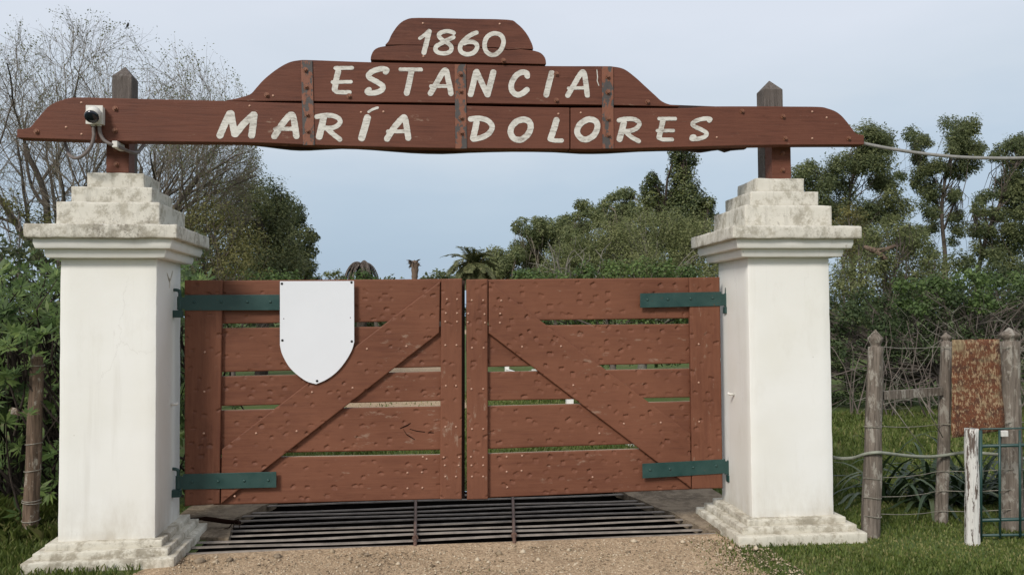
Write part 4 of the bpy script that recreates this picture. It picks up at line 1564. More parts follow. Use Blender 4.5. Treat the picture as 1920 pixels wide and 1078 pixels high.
def ibar(name, a, b, r, k=8):
    mb = MB()
    mb.tube([a, b], r, k)
    return mb.build(name, M_GREEN, gg, smooth=True)


xe = P(1912, 900, yI).x + 0.9
gA = lambda px, py: P(px, py, yI)
ibar('stile', gA(1838, 806), gA(1838, 1012), 0.0135)
p = gA(1838, 836)
ibar('rail', p, Vector((xe, yI + 0.05, p.z - 0.012)), 0.012)
p = gA(1838, 975)
ibar('rail', p, Vector((xe, yI + 0.05, p.z - 0.02)), 0.012)
p = gA(1838, 1003)
ibar('rail', p, Vector((xe, yI + 0.05, p.z - 0.045)), 0.010)
p = gA(1838, 804)
ibar('rail', p, Vector((xe, yI + 0.05, p.z - 0.012)), 0.006)
for px in (1874, 1912):
    ibar('bar', gA(px, 806), gA(px + 1, 1008), 0.0085)
x = gA(1912, 900).x
for k in range(1, 6):
    ibar('bar', (x + 0.15 * k, yI + 0.012 * k, gA(1912, 808).z), (x + 0.15 * k, yI + 0.012 * k, gA(1912, 1008).z - 0.006 * k), 0.0085)
c = gA(1881, 812)
mb = MB()
mb.box((c.x - 0.026, yI - 0.02, c.z - 0.022), (c.x + 0.026, yI + 0.012, c.z + 0.02))
mb.build('latch', M_WPOST, gg, bevel=0.004)

# brown fence post by the bush, with its stub rail and wire ties
bp = thing('fence_post', (-0.47, 0.72, 0), 'brown leaning old fence post wrapped with wire in front of the leafy bush', 'post')
yP = 0.72
b0, t0 = P(57, 1012, yP), P(69, 682, yP)
wood_post('shaft', (b0.x, yP, -0.1), t0, 0.055, 0.047, M_POSTL, 31, k=36, n=30, parent=bp, finial=(0.08, 0.045, [(0.02, 0.9), (0.4, 1.0), (0.8, 0.7), (1.0, 0.2)]))
mb = MB()
a, b = P(22, 770, yP + 0.12), P(62, 777, yP + 0.03)
mb.tube([a, b], 0.028, 6)
mb.build('stub_rail', M_POSTL, bp)
for yy, rr in ((684, .052), (831, .056), (881, .058), (936, .062), (941, .064), (974, .061)):
    c = P(69 - (yy - 682) * 0.037, yy, yP)
    mb = MB()
    mb.tube([c + Vector((rr * math.cos(a), rr * math.sin(a), 0.006 * math.sin(a + yy))) for a in [2 * math.pi * i / 18 for i in range(19)]], 0.0035, 5, caps=False)
    mb.build('wire_tie', M_WIRE, bp)

# low white rail fence along the far side of the drive
wr = thing('white_rail', (4.95, 12, 0), 'low white painted rail fence edging the drive beyond the gate', 'fence')
ylist = [4.4, 8.6, 12.9, 18.6, 24]
for i, y in enumerate(ylist):
    mb = MB()
    mb.box((4.90, y - 0.06, -0.05), (5.02, y + 0.06, 0.42))
    mb.build('post', M_WHITE_RAIL, wr, bevel=0.005)
    if i < len(ylist) - 1:
        y2 = ylist[i + 1]
        mb = MB()
        mb.tube([(4.96, y + 0.06, 0.36), (4.96, (y + y2) / 2, 0.12), (4.96, y2 - 0.06, 0.05)], 0.055, 4)
        mb.build('rail', M_WHITE_RAIL, wr)

# ================================================================== VEGETATION
def leaf_quads(c, d, n, L, W, rng, fold=0.0):
    """diamond leaves: centre-base c, direction d, normal n -> verts (m*4,3)"""
    d = d / (np.linalg.norm(d, axis=1, keepdims=True) + 1e-9)
    s = np.cross(d, n)
    s /= (np.linalg.norm(s, axis=1, keepdims=True) + 1e-9)
    nn = np.cross(s, d)
    L = L[:, None]
    W = W[:, None]
    v0 = c
    v1 = c + d * L * 0.45 + s * W * 0.5 + nn * W * fold
    v2 = c + d * L
    v3 = c + d * L * 0.45 - s * W * 0.5 + nn * W * fold
    v = np.stack([v0, v1, v2, v3], 1).reshape(-1, 3)
    f = np.arange(len(c) * 4).reshape(-1, 4)
    return v, f


def rand_dirs(m, rng):
    v = rng.normal(size=(m, 3))
    return v / np.linalg.norm(v, axis=1, keepdims=True)


def crown_mesh(name, clumps, per_m2, L, aspect, rng, up=0.65, out=0.6, droop=0.0, shell=0.55, tint_hi=1.0, jitter=0.25):
    """clumps: list of (center, (rx,ry,rz)). Leaves spread through each clump, thicker towards its outside."""
    V, F, T = [], [], []
    base = 0
    for c, r in clumps:
        r = np.array(r, float)
        area = 4 * math.pi * ((r[0] * r[1]) ** 1.6 / 3 + (r[0] * r[2]) ** 1.6 / 3 + (r[1] * r[2]) ** 1.6 / 3) ** (1 / 1.6)
        m = max(12, int(area * per_m2))
        dirs = rand_dirs(m, rng)
        rad = 1 - shell * rng.random(m) ** 1.6 + rng.normal(0, 0.07, m)
        # lumpy surface
        ph = rng.uniform(0, 6.28, 6)
        lump = 1 + jitter * (np.sin(dirs[:, 0] * 4 + ph[0]) * np.sin(dirs[:, 1] * 4 + ph[1]) + 0.6 * np.sin(dirs[:, 2] * 6 + ph[2]) * np.sin(dirs[:, 0] * 7 + ph[3]))
        p = np.array(c)[None] + dirs * r[None] * (rad * lump)[:, None]
        nrm = dirs * (out + 0.35) + rng.normal(0, 0.36, (m, 3)) + np.array([0, 0, up])[None]
        d = rand_dirs(m, rng) + dirs * 0.5 + np.array([0, 0, -droop])[None]
        d -= nrm * (np.sum(d * nrm, 1) / (np.sum(nrm * nrm, 1) + 1e-9))[:, None] * 0.8
        ll = L * rng.uniform(0.6, 1.35, m)
        v, f = leaf_quads(p, d, nrm, ll, ll * aspect * rng.uniform(0.8, 1.2, m), rng, 0.12)
        V.append(v)
        F.append(f + base)
        base += len(v)
        T.append(np.clip(rng.normal(0.45 + 0.12 * rng.normal(), 0.22, m) * tint_hi, 0, 1))
    return mesh_np(name, np.concatenate(V), np.concatenate(F), np.concatenate(T))


def tubes_np(paths, k=5):
    """paths: list of (pts array, radii) -> verts, faces"""
    V, F = [], []
    base = 0
    ang = np.arange(k) * 2 * math.pi / k
    for pts, rad in paths:
        pts = np.asarray(pts, float)
        rad = np.asarray(rad, float)
        n = len(pts)
        t = np.gradient(pts, axis=0)
        t /= np.linalg.norm(t, axis=1, keepdims=True) + 1e-9
        ref = np.where(np.abs(t[:, 2:3]) < 0.9, np.array([[0, 0, 1.0]]), np.array([[1.0, 0, 0]]))
        a = np.cross(t, ref)
        a /= np.linalg.norm(a, axis=1, keepdims=True) + 1e-9
        b = np.cross(t, a)
        v = pts[:, None] + rad[:, None, None] * (a[:, None] * np.cos(ang)[None, :, None] + b[:, None] * np.sin(ang)[None, :, None])
        V.append(v.reshape(-1, 3))
        i = np.arange(n - 1)[:, None] * k
        q = np.arange(k)[None]
        q2 = (q + 1) % k
        F.append(np.stack([i + q, i + q2, i + k + q2, i + k + q], -1).reshape(-1, 4) + base)
        base += n * k
    return np.concatenate(V), np.concatenate(F)


def bent(a, b, rng, n=6, wob=0.08, sag=0.0):
    a, b = np.array(a, float), np.array(b, float)
    L = np.linalg.norm(b - a)
    t = np.linspace(0, 1, n)[:, None]
    p = a + (b - a) * t
    w = rng.normal(0, wob * L, 3)
    w2 = rng.normal(0, wob * L * 0.5, 3)
    p = p + np.sin(t * math.pi) * w + np.sin(t * 2 * math.pi) * w2
    p[:, 2] += (-np.sin(t * math.pi) * sag * L)[:, 0]
    return p


def tree(name, base, clumps, label, cat, leaf, bark, per_m2, L, aspect, seed, trunk_r=0.2, fork=0.35, group=None, limbs=True, extra=None, twigs=0, **kw):
    """trunk with limbs running to the leaf clumps"""
    rng = np.random.default_rng(seed)
    t = thing(name, base, label, cat, group)
    base = np.array(base, float)
    cs = [np.array(c) for c, r in clumps]
    cen = np.mean(cs, 0)
    top = max(c[2] for c in cs)
    fk = base + (cen - base) * np.array([0.6, 0.6, 0]) + np.array([0, 0, (top - base[2]) * fork])
    paths = []
    trunk = bent(base, fk, rng, 8, 0.03)
    paths.append((trunk, np.linspace(trunk_r * 1.25, trunk_r * 0.75, 8)))
    for c, (cc_, r) in zip(cs, clumps):
        start = trunk[rng.integers(5, 8)]
        q = bent(start, c, rng, 7, 0.07)
        rr = trunk_r * rng.uniform(0.28, 0.5)
        paths.append((q, np.linspace(rr, rr * 0.25, 7)))
        for _ in range(3 + twigs):
            e = c + rand_dirs(1, rng)[0] * np.array(r) * 0.9
            s = q[rng.integers(3, 6)]
            paths.append((bent(s, e, rng, 5, 0.09), np.linspace(rr * 0.3, rr * 0.06, 5)))
    if extra:
        paths += extra
    v, f = tubes_np(paths, 6)
    obj('trunk', mesh_np('trunk', v, f, smooth=True), bark, t)
    obj('crown', crown_mesh('crown', clumps, per_m2, L, aspect, rng, **kw), leaf, t)
    return t


def cl(px, py, Y, rpx, rz=None, ry=None):
    """leaf clump centred at a photo pixel on depth plane Y, radius in photo pixels"""
    p = P(px, py, Y)
    s = (Y - CY) / FPX
    r = rpx * s
    return ((p.x, p.y, p.z), (r, ry * s if ry else r * 0.9, rz * s if rz else r * 0.85))


def scatter(pts, Y, rng, jy=0.6, flat=0.8):
    out = []
    for (x, y, r) in pts:
        yy = Y + rng.normal(0, jy)
        out.append(cl(x, y, yy, r, r * flat))
    return out


rg = np.random.default_rng(99)


# ---- the half-bare tree behind the left pillar
def bare_tree():
    rng = np.random.default_rng(5)
    Y = 13.0
    base = P(170, 640, Y)
    base = np.array((base.x, Y, 0.0))
    t = thing('bare_tree', tuple(base), 'wide half-bare tree with fine grey branches behind the left end of the sign', 'tree')
    cen = np.array(P(195, 330, Y))
    s = (Y - CY) / FPX
    R = np.array([300 * s, 2.6, 296 * s])
    thick, thin, tips = [], [], []

    def inside(p, f=1.0):
        q = (p - cen) / (R * f)
        return (q * q).sum() < 0.93 + 0.16 * math.sin(p[0] * 4.3) * math.sin(p[1] * 2.7 + 1 + p[2]) + 0.08 * math.sin(p[0] * 9 + p[2] * 5) and p[2] > cen[2] - R[2] * 0.62

    def grow(p, d, L, r, lev):
        n = max(4, int(L / 0.27))
        pts = [p.copy()]
        dd = d.copy()
        for i in range(n):
            dd = dd + rng.normal(0, 0.10 if lev < 2 else 0.14, 3) + np.array([0, 0, 0.035 if lev else 0.05])
            dd /= np.linalg.norm(dd)
            q = pts[-1] + dd * L / n
            if not inside(q) and (lev > 0 or q[2] > cen[2] - R[2] * 0.62):
                break
            pts.append(q)
        m = len(pts)
        if m < 3:
            return
        pts = np.array(pts)
        rad = np.linspace(r, r * (0.45 if lev < 4 else 0.3), m)
        (thick if lev < 2 else thin).append((pts, rad))
        if lev >= 4:
            tips.append((pts[-1], dd))
            if rng.random() < 0.5:
                tips.append((pts[m // 2], dd))
            return
        nc = [6, 6, 7, 6][lev]
        for i in range(nc):
            j = int(m * (0.25 + 0.75 * (i + rng.random()) / nc))
            j = min(j, m - 1)
            tdir = pts[min(j + 1, m - 1)] - pts[max(j - 1, 0)]
            tdir /= np.linalg.norm(tdir) + 1e-9
            side = rng.normal(size=3)
            side -= tdir * side.dot(tdir)
            side /= np.linalg.norm(side) + 1e-9
            a = rng.uniform(0.35, 0.75)
            nd = tdir * math.cos(a) + side * math.sin(a)
            grow(pts[j], nd, L * rng.uniform(0.50, 0.72), max(0.004, rad[j] * 0.58), lev + 1)

    root = base + np.array([0, 0, 1.3])
    thick.append((np.array([base, base + np.array([0.03, 0, 0.7]), root]), np.array([0.32, 0.27, 0.24])))
    for i in range(13):
        a = i / 13 * 2 * math.pi + rng.normal(0, 0.15)
        el = rng.uniform(0.35, 1.2)
        d = np.array([math.cos(a) * math.cos(el) * 1.15, math.sin(a) * math.cos(el) * 0.8, math.sin(el)])
        d /= np.linalg.norm(d)
        grow(root + rng.normal(0, 0.08, 3), d, 4.0 * rng.uniform(0.85, 1.1), rng.uniform(0.075, 0.12), 0)
    v, f = tubes_np(thick, 6)
    obj('trunk', mesh_np('trunk', v, f, smooth=True), M_BARK, t)
    v, f = tubes_np(thin, 3)
    obj('branches', mesh_np('branches', v, f), M_TWIGB, t)
    # sparse small leaves near the outer twigs
    c = np.array([q[0] for q in tips])
    rel = (c - cen) / R
    edge = np.sqrt((rel ** 2).sum(1))
    pr = np.clip((edge - 0.35) * 1.2, 0.05, 1.0) * np.clip(0.75 + 0.7 * rel[:, 0] + 0.35 * rel[:, 2], 0.18, 1.4)
    rep = rng.poisson(pr * 2.8)
    cc = np.repeat(c, rep, 0) + rng.normal(0, 0.05, (rep.sum(), 3))
    m = len(cc)
    ll = rng.uniform(0.025, 0.055, m)
    v, f = leaf_quads(cc, rand_dirs(m, rng), rand_dirs(m, rng) + np.array([[0, 0, .5]]), ll, ll * 0.6, rng, 0.1)
    obj('crown', mesh_np('crown', v, f, rng.random(m)), L_SPARSE, t)
    print('bare tree', len(thick), len(thin), m)
    return t


bare_tree()

# a small dark bird on its topmost twigs
bpos = Vector(P(240, 50, 12.9))
mb = MB()
pts = [bpos + Vector(v) * 0.62 for v in ((0.0, 0, 0.13), (0.0, 0, 0.115), (0.005, 0, 0.09), (-0.005, 0, 0.05), (-0.02, 0, 0.01), (-0.05, 0, -0.03), (-0.10, 0, -0.09))]
mb.tube(pts, [r * 0.62 for r in (0.008, 0.026, 0.028, 0.042, 0.040, 0.018, 0.012)], 8)
mb.tube([bpos + Vector((0.012, 0, 0.071)), bpos + Vector((0.034, 0, 0.068))], [0.005, 0.001], 5)
tag(mb.build('bird', M_BIRD, smooth=True), 'small dark bird perched on top of the half-bare tree', 'bird')

# ---- trees and shrubs seen between the pillars, left side
Y = 9.8
pts = [(365, 420, 42), (400, 400, 50), (440, 440, 60), (390, 470, 60), (450, 480, 55), (360, 500, 50), (420, 510, 50), (330, 440, 45)]
tree('olive_shrub', (P(400, 600, Y).x, Y, 0), scatter(pts, Y, rg, 0.5), 'olive-green scrubby bush just right of the left pillar cap', 'shrub', L_OLIVE, M_TWIG, 560, 0.05, 0.42, 201, 0.09, twigs=12, shell=0.6, jitter=0.35, tint_hi=1.3)
Y = 19.0
pts = [(470, 375, 42), (500, 360, 38), (455, 350, 32), (520, 395, 45), (480, 420, 60), (440, 400, 40), (520, 450, 55), (470, 475, 60), (500, 505, 55), (545, 495, 40)]
tree('evergreen_tree', (P(490, 600, Y).x, Y, 0), scatter(pts, Y, rg, 0.7), 'loose dark green tree with a peaked top above the shield', 'tree', L_DARK, M_BARKD, 420, 0.085, 0.45, 202, 0.16, twigs=6, shell=0.55, jitter=0.35, tint_hi=1.35, group='trees beyond the gate')
Y = 23.0
pts = [(528, 378, 20), (550, 400, 26), (530, 430, 30), (568, 440, 24), (580, 470, 18), (560, 480, 28), (535, 470, 34), (575, 500, 20), (550, 515, 26), (520, 400, 28), (510, 500, 30), (560, 415, 14), (585, 445, 13)]
tree('clumpy_tree', (P(545, 600, Y).x, Y, 0), scatter(pts, Y, rg, 0.5), 'dark tree with rounded leaf clumps, rightmost of the trees above the shield', 'tree', L_DARK, M_BARKD, 360, 0.10, 0.6, 203, 0.18, out=1.2, shell=0.4, jitter=0.15, tint_hi=1.6, group='trees beyond the gate')
Y = 12.0
pts = [(360, 520, 28), (395, 512, 26), (430, 515, 28), (470, 520, 26), (510, 524, 24), (545, 524, 20), (350, 560, 34), (400, 570, 36), (460, 570, 36), (520, 570, 32)]
tree('leafy_shrub', (P(430, 640, Y).x, Y, 0), scatter(pts, Y, rg, 0.3), 'bright green leafy shrub just above the shield leaf of the gate', 'shrub', L_HEDGE, M_TWIG, 420, 0.075, 0.55, 204, 0.06, shell=0.7, twigs=3)
Y = 42.0
tree('round_shrub', (P(580, 620, Y).x, Y, 0), scatter([(580, 520, 14), (568, 524, 12), (592, 525, 12), (580, 545, 20)], Y, rg, .3), 'small round dark bush at the foot of the clumpy tree', 'shrub', L_DARK, M_BARKD, 60, 0.2, 0.6, 205, 0.12)
tree('pale_shrub', (P(625, 620, Y).x, Y, 0), scatter([(615, 516, 11), (630, 512, 11), (640, 522, 12), (622, 535, 20), (645, 540, 18)], Y, rg, .3), 'pale yellow-green small tree beside the drooping dead palm', 'tree', L_SCRUB, M_TWIG, 50, 0.2, 0.5, 206, 0.10, shell=0.9)


# ---- palms
def palm(name, px, py, Y, Rpx, n, label, leaf, dead=False, seed=1, trunk_w=0.26, skirt=0):
    rng = np.random.default_rng(seed)
    top = P(px, py, Y)
    s = (Y - CY) / FPX
    R = Rpx * s
    t = thing(name, (top.x, Y, 0), label, 'palm')
    paths = [(np.array([(top.x + 0.03 * math.sin(z), Y, z) for z in np.linspace(0, top.z, 14)]), np.array([trunk_w * (1.25 - 0.25 * k / 13 + 0.06 * (k % 2)) for k in range(14)]))]
    v, f = tubes_np(paths, 10)
    obj('trunk', mesh_np('trunk', v, f, smooth=True), M_BARKD, t)
    for i in range(n):
        a = rng.uniform(0, 2 * math.pi)
        if dead:
            el = rng.uniform(0.2, 0.9)
        else:
            el = rng.uniform(-0.35, 1.25)
        L = R * rng.uniform(0.95, 1.25) * (1.25 if dead else 1.0)
        m = 12
        p = np.array((top.x, Y, top.z))
        d = np.array([math.cos(a) * math.cos(el), math.sin(a) * math.cos(el), math.sin(el)])
        pts = [p.copy()]
        for k in range(m):
            d = d + np.array([0, 0, -(0.30 if dead else 0.13)])
            d /= np.linalg.norm(d)
            p = p + d * L / m
            pts.append(p.copy())
        pts = np.array(pts)
        V, F, T = [], [], []
        rv, rf = tubes_np([(pts, np.linspace(0.03, 0.008, m + 1))], 3)
        V.append(rv)
        F.append(rf)
        T.append(np.full(len(rf), 0.6))
        nb = len(rv)
        # leaflets
        k = 34
        tt = np.linspace(0.12, 1.0, k)
        idx = tt * m
        i0 = np.clip(idx.astype(int), 0, m - 1)
        fr = (idx - i0)[:, None]
        c = pts[i0] * (1 - fr) + pts[i0 + 1] * fr
        dd = pts[i0 + 1] - pts[i0]
        dd /= np.linalg.norm(dd, axis=1, keepdims=True)
        side = np.cross(dd, np.array([0, 0, 1.0]))
        side /= np.linalg.norm(side, axis=1, keepdims=True) + 1e-9
        for sg in (-1, 1):
            ld = dd * 0.75 + side * sg * (0.35 if dead else 0.75) + np.array([0, 0, -0.55 if dead else -0.12]) + rng.normal(0, 0.1, (k, 3))
            ll = R * (0.24 if not dead else 0.2) * np.sin(np.clip(tt * 0.85 + 0.15, 0, 1) * math.pi) ** 0.6 * rng.uniform(0.8, 1.2, k) + 0.02
            v, f = leaf_quads(c, ld, np.cross(ld, side) + 1e-3, ll, np.full(k, 0.06 if not dead else 0.07), rng)
            V.append(v)
            F.append(f + nb)
            nb += len(v)
            T.append(np.clip(rng.normal(0.45, 0.25, k), 0, 1))
        obj('frond', mesh_np('frond', np.concatenate(V), np.concatenate(F), np.concatenate(T)), leaf, t)
    return t


palm('date_palm', 886, 498, 34.0, 58, 60, 'green date palm with arching fronds above the meeting stiles', L_PALM, False, 3, 0.28)
palm('dead_palm', 677, 494, 38.0, 44, 30, 'dead palm with drooping grey fronds right of the shield', L_DEADP, True, 4, 0.22)
# ivy hump round the dead palm
tree('ivy_hump', (P(680, 600, 37).x, 37.0, 0), scatter([(680, 520, 20), (665, 530, 18), (697, 530, 18), (680, 545, 30)], 37, rg, .2), 'green bush swallowing the trunk of the drooping dead palm', 'shrub', L_HEDGE, M_BARKD, 70, 0.18, 0.6, 207, 0.1)
# headless palm trunk
c = P(776, 500, 36.0)
pt = thing('palm_stump', (c.x, 36.0, 0), 'headless dead palm trunk standing alone against the sky', 'palm')
s36 = (36 - CY) / FPX
zz = np.linspace(0, P(776, 489, 36).z, 40)
rr = np.interp(zz, [0, P(776, 523, 36).z, P(776, 512, 36).z, P(776, 498, 36).z, P(776, 490, 36).z], [6 * s36, 5.5 * s36, 6.2 * s36, 7.5 * s36, 6.5 * s36]) * (1 + 0.09 * np.sin(np.arange(40) * 2.4))
v, f = tubes_np([(np.array([(c.x + 0.05 * math.sin(z * 2), 36.0, z) for z in zz]), rr)], 9)
obj('trunk', mesh_np('trunk', v, f), M_LOG, pt)
rng_ = np.random.default_rng(8)
m = 60
a = rng_.uniform(0, 6.28, m)
cz_ = P(776, 492, 36).z
cc = np.stack([c.x + 0.12 * np.cos(a), 36 + 0.12 * np.sin(a), cz_ + rng_.uniform(-0.12, 0.1, m)], 1)
dd = np.stack([np.cos(a), np.sin(a), rng_.uniform(-1.3, 0.7, m)], 1)
v, f = leaf_quads(cc, dd, rand_dirs(m, rng_), rng_.uniform(0.15, 0.34, m), np.full(m, 0.07), rng_)
obj('frond_stubs', mesh_np('frond_stubs', v, f, rng_.random(m) * 0.6), L_DEADP, pt)

# ---- round yellowish tree behind the palm, far low trees
Y = 62.0
tree('golden_tree', (P(905, 600, Y).x, Y, 0), scatter([(900, 485, 22), (915, 495, 22), (885, 490, 20), (925, 510, 20), (905, 515, 30), (880, 515, 22)], Y, rg, .8), 'round yellow-green tree directly behind the date palm', 'tree', L_GOLD, M_BARK, 14, 0.34, 0.6, 208, 0.25)
Y = 120.0
for i, (x, y, r) in enumerate(((730, 524, 10), (800, 519, 9), (825, 514, 13), (845, 516, 12), (700, 526, 8), (755, 527, 7))):
    tree('far_tree', (P(x, 600, Y).x, Y + i * 3, 0), scatter([(x, y, r), (x + r * 0.9, y + 5, r * 0.8), (x - r * 0.9, y + 5, r * 0.8), (x, y + r, r * 1.4)], Y + i * 3, rg, .5),
         ['low far tree on the skyline left of the palm trunk', 'low far tree just right of the palm trunk', 'taller low far tree at the palm fronds', 'far tree touching the palm fronds', 'tiny far tree beside the drooping palm', 'tiny far tree left of the bare trunk'][i], 'tree', L_EUC, M_BARK, 5, 0.55, 0.6, 300 + i, 0.3, group='far trees on the skyline')

# ---- distant wood closing the fields
rng_ = np.random.default_rng(140)
dw = [((x + rng_.normal(0, 2), 150 + rng_.normal(0, 8), rng_.uniform(1.2, 2.6)), (rng_.uniform(3.5, 6), 4.0, rng_.uniform(2.2, 3.4))) for x in np.arange(-160, 190, 4.0)]
tag(obj('distant_wood', crown_mesh('distant_wood', dw, 0.8, 1.2, 0.6, rng_), L_DARK), 'low dark distant wood along the horizon', None, None, 'stuff')

# ---- eucalyptus wood in the middle distance
Y = 55.0
woods = [((950, 478, 34), (935, 500, 28), (965, 500, 34), (945, 520, 36)),
         ((985, 450, 32), (1000, 425, 22), (978, 425, 18), (1010, 470, 36), (990, 505, 38)),
         ((1040, 420, 30), (1060, 440, 34), (1030, 450, 34), (1050, 480, 40), (1040, 510, 40)),
         ((1090, 395, 22), (1105, 412, 26), (1080, 420, 28), (1095, 450, 40), (1090, 490, 44)),
         ((1130, 405, 24), (1150, 380, 20), (1140, 435, 38), (1145, 480, 44)),
         ((1175, 375, 24), (1195, 385, 26), (1165, 395, 24), (1185, 420, 38), (1180, 470, 46)),
         ((1225, 395, 30), (1215, 430, 40), (1235, 480, 46))]
wl_ = ['far eucalyptus next to the golden tree, lowest of the wood', 'far eucalyptus with two rounded tops, second from the palm', 'far eucalyptus in the middle of the rising wood',
       'far eucalyptus with a narrow tip left of the tallest crown', 'far eucalyptus between the narrow tip and the tallest crown', 'tallest far eucalyptus of the wood, left of the ivy column', 'far eucalyptus right behind the ivy-covered column']
for i, w in enumerate(woods):
    yy = Y + (i % 3) * 3 - i
    sub = []
    for (x, y, r) in w:
        for _ in range(5):
            a = rg.uniform(0, 6.28)
            sub.append((x + math.cos(a) * r * 0.62, y + math.sin(a) * r * 0.55, r * rg.uniform(0.42, 0.62)))
    tree('eucalyptus_tree', (P(w[0][0], 600, yy).x, yy, 0), scatter(sub, yy, rg, 1.0), wl_[i], 'tree', L_EUCF, M_BARKE, 110, 0.20, 0.5, 310 + i, 0.16, shell=0.45, out=0.9, jitter=0.3, tint_hi=1.5, group='eucalyptus wood beyond the gate')

# ---- ivy-covered column of a tree and its side lobe
Y = 24.0
pts = [(1280, 255, 20), (1272, 285, 20), (1288, 300, 22), (1275, 325, 24), (1285, 350, 28), (1265, 370, 28), (1300, 375, 26), (1280, 395, 34), (1315, 385, 20), (1325, 405, 18), (1260, 400, 28), (1310, 420, 34), (1270, 440, 40),
       (1222, 335, 14), (1212, 355, 13), (1232, 352, 14), (1220, 372, 17), (1238, 380, 16), (1330, 380, 13), (1262, 300, 8)]
tree('ivy_column', (P(1282, 600, Y).x, Y, 0), scatter(pts, Y, rg, 0.25, 1.0), 'tall ivy-covered tree column rising behind the sign beam beside the right pillar', 'tree', L_IVY, M_BARKD, 620, 0.085, 0.65, 320, 0.22, shell=0.45, out=1.0, jitter=0.3, tint_hi=1.35)

# ---- scrub and hedge between the wood and the gate
Y = 14.0
pts = [(1100, 455, 45), (1150, 440, 50), (1200, 430, 50), (1250, 425, 50), (1300, 440, 55), (1340, 450, 50), (1060, 480, 42), (1120, 490, 55), (1190, 485, 60), (1260, 490, 60), (1320, 490, 60), (1040, 505, 35), (1090, 520, 45), (1360, 500, 60), (1200, 530, 60), (1300, 540, 60)]
tree('scrub_thicket', (P(1200, 640, Y).x, Y, 0), scatter(pts, Y, rg, 0.8), 'wide olive thicket with tangled twigs left of the right pillar cap', 'shrub', L_SCRUB, M_TWIGP, 620, 0.062, 0.42, 330, 0.10, shell=0.6, twigs=12, jitter=0.4, tint_hi=1.4)
Y = 11.5
pts = [(980, 518, 20), (1010, 520, 22), (1050, 522, 22), (1100, 512, 26), (1150, 508, 28), (1200, 505, 30), (1245, 508, 28), (1290, 515, 26), (1000, 560, 36), (1060, 570, 40), (1130, 570, 44), (1200, 570, 46), (1270, 570, 44), (1330, 560, 40), (1000, 600, 40), (1100, 610, 44), (1200, 610, 46), (1290, 610, 44), (1150, 650, 44), (1250, 650, 44), (1050, 645, 40)]
tree('green_hedge', (P(1150, 700, Y).x, Y, 0), scatter(pts, Y, rg, 0.35), 'bright green leafy hedge just above the plain gate leaf', 'hedge', L_HEDGE, M_TWIG, 420, 0.075, 0.6, 331, 0.07, shell=0.55, twigs=4, tint_hi=1.35)
# dead pale stems poking out
rng_ = np.random.default_rng(31)
ds = thing('dead_sapling', (P(1050, 600, 12.3).x, 12.3, 0), 'bare pale dead sapling standing in front of the eucalyptus wood', 'sapling')
paths = []
for (a, b) in (((1058, 560), (1028, 455)), ((1065, 560), (1040, 462)), ((1055, 540), (1075, 470)), ((1035, 540), (1005, 490)), ((1090, 540), (1095, 478)), ((1060, 530), (1047, 488)), ((1110, 530), (1130, 470)), ((1080, 545), (1062, 500))):
    p0, p1 = np.array(P(*a, 12.3)), np.array(P(*b, 12.1))
    q = bent(p0, p1, rng_, 7, 0.05)
    paths.append((q, np.linspace(0.028, 0.008, 7)))
    for _ in range(3):
        j = rng_.integers(2, 6)
        paths.append((bent(q[j], q[j] + (q[-1] - q[0]) * 0.3 + rng_.normal(0, 0.22, 3), rng_, 4, 0.1), np.linspace(0.011, 0.004, 4)))
v, f = tubes_np(paths, 5)
obj('stem', mesh_np('stem', v, f), M_TWIGP, ds)


# ---- eucalyptus trees at the right
def euc(base_px, Y, limbs, label, seed, r0):
    """limbs: list of (list of stem pixels, [clumps (px,py,r)])"""
    rng = np.random.default_rng(seed)
    bx = P(base_px, 700, Y).x
    t = thing('eucalyptus_tree', (bx, Y, 0), label, 'tree', 'eucalyptus trees behind the hedge')
    paths, cls = [], []
    for k, (stem, cl_) in enumerate(limbs):
        if k == 0:
            pts = [np.array((bx, Y, 0.0))]
        else:
            pts = []
        yy = Y + rng.normal(0, 0.3 if k else 0)
        pts += [np.array(P(x, y, yy if k else Y)) for x, y in stem]
        c = np.array(catmull([Vector(p) for p in pts], 5))
        r = r0 * (1.0 if k == 0 else rng.uniform(0.35, 0.55))
        paths.append((c, np.linspace(r, r * 0.25, len(c))))
        for (x, y, rr) in cl_:
            for _ in range(6):
                a = rng.uniform(0, 6.28)
                q = rng.uniform(0.2, 0.9)
                sc = cl(x + math.cos(a) * rr * q * 0.8, y + math.sin(a) * rr * q * 0.7, yy + rng.normal(0, 0.7), rr * rng.uniform(0.40, 0.66))
                cls.append(sc)
                j = rng.integers(len(c) // 2, len(c))
                paths.append((bent(c[j], np.array(sc[0]), rng, 6, 0.09), np.linspace(r * 0.22, r * 0.05, 6)))
    v, f = tubes_np(paths, 6)
    obj('trunk', mesh_np('trunk', v, f, smooth=True), M_BARK, t)
    obj('crown', crown_mesh('crown', cls, 235, 0.125, 0.42, rng, up=0.6, out=0.5, droop=0.4, shell=0.55, jitter=0.4, tint_hi=1.55), L_EUC, t)


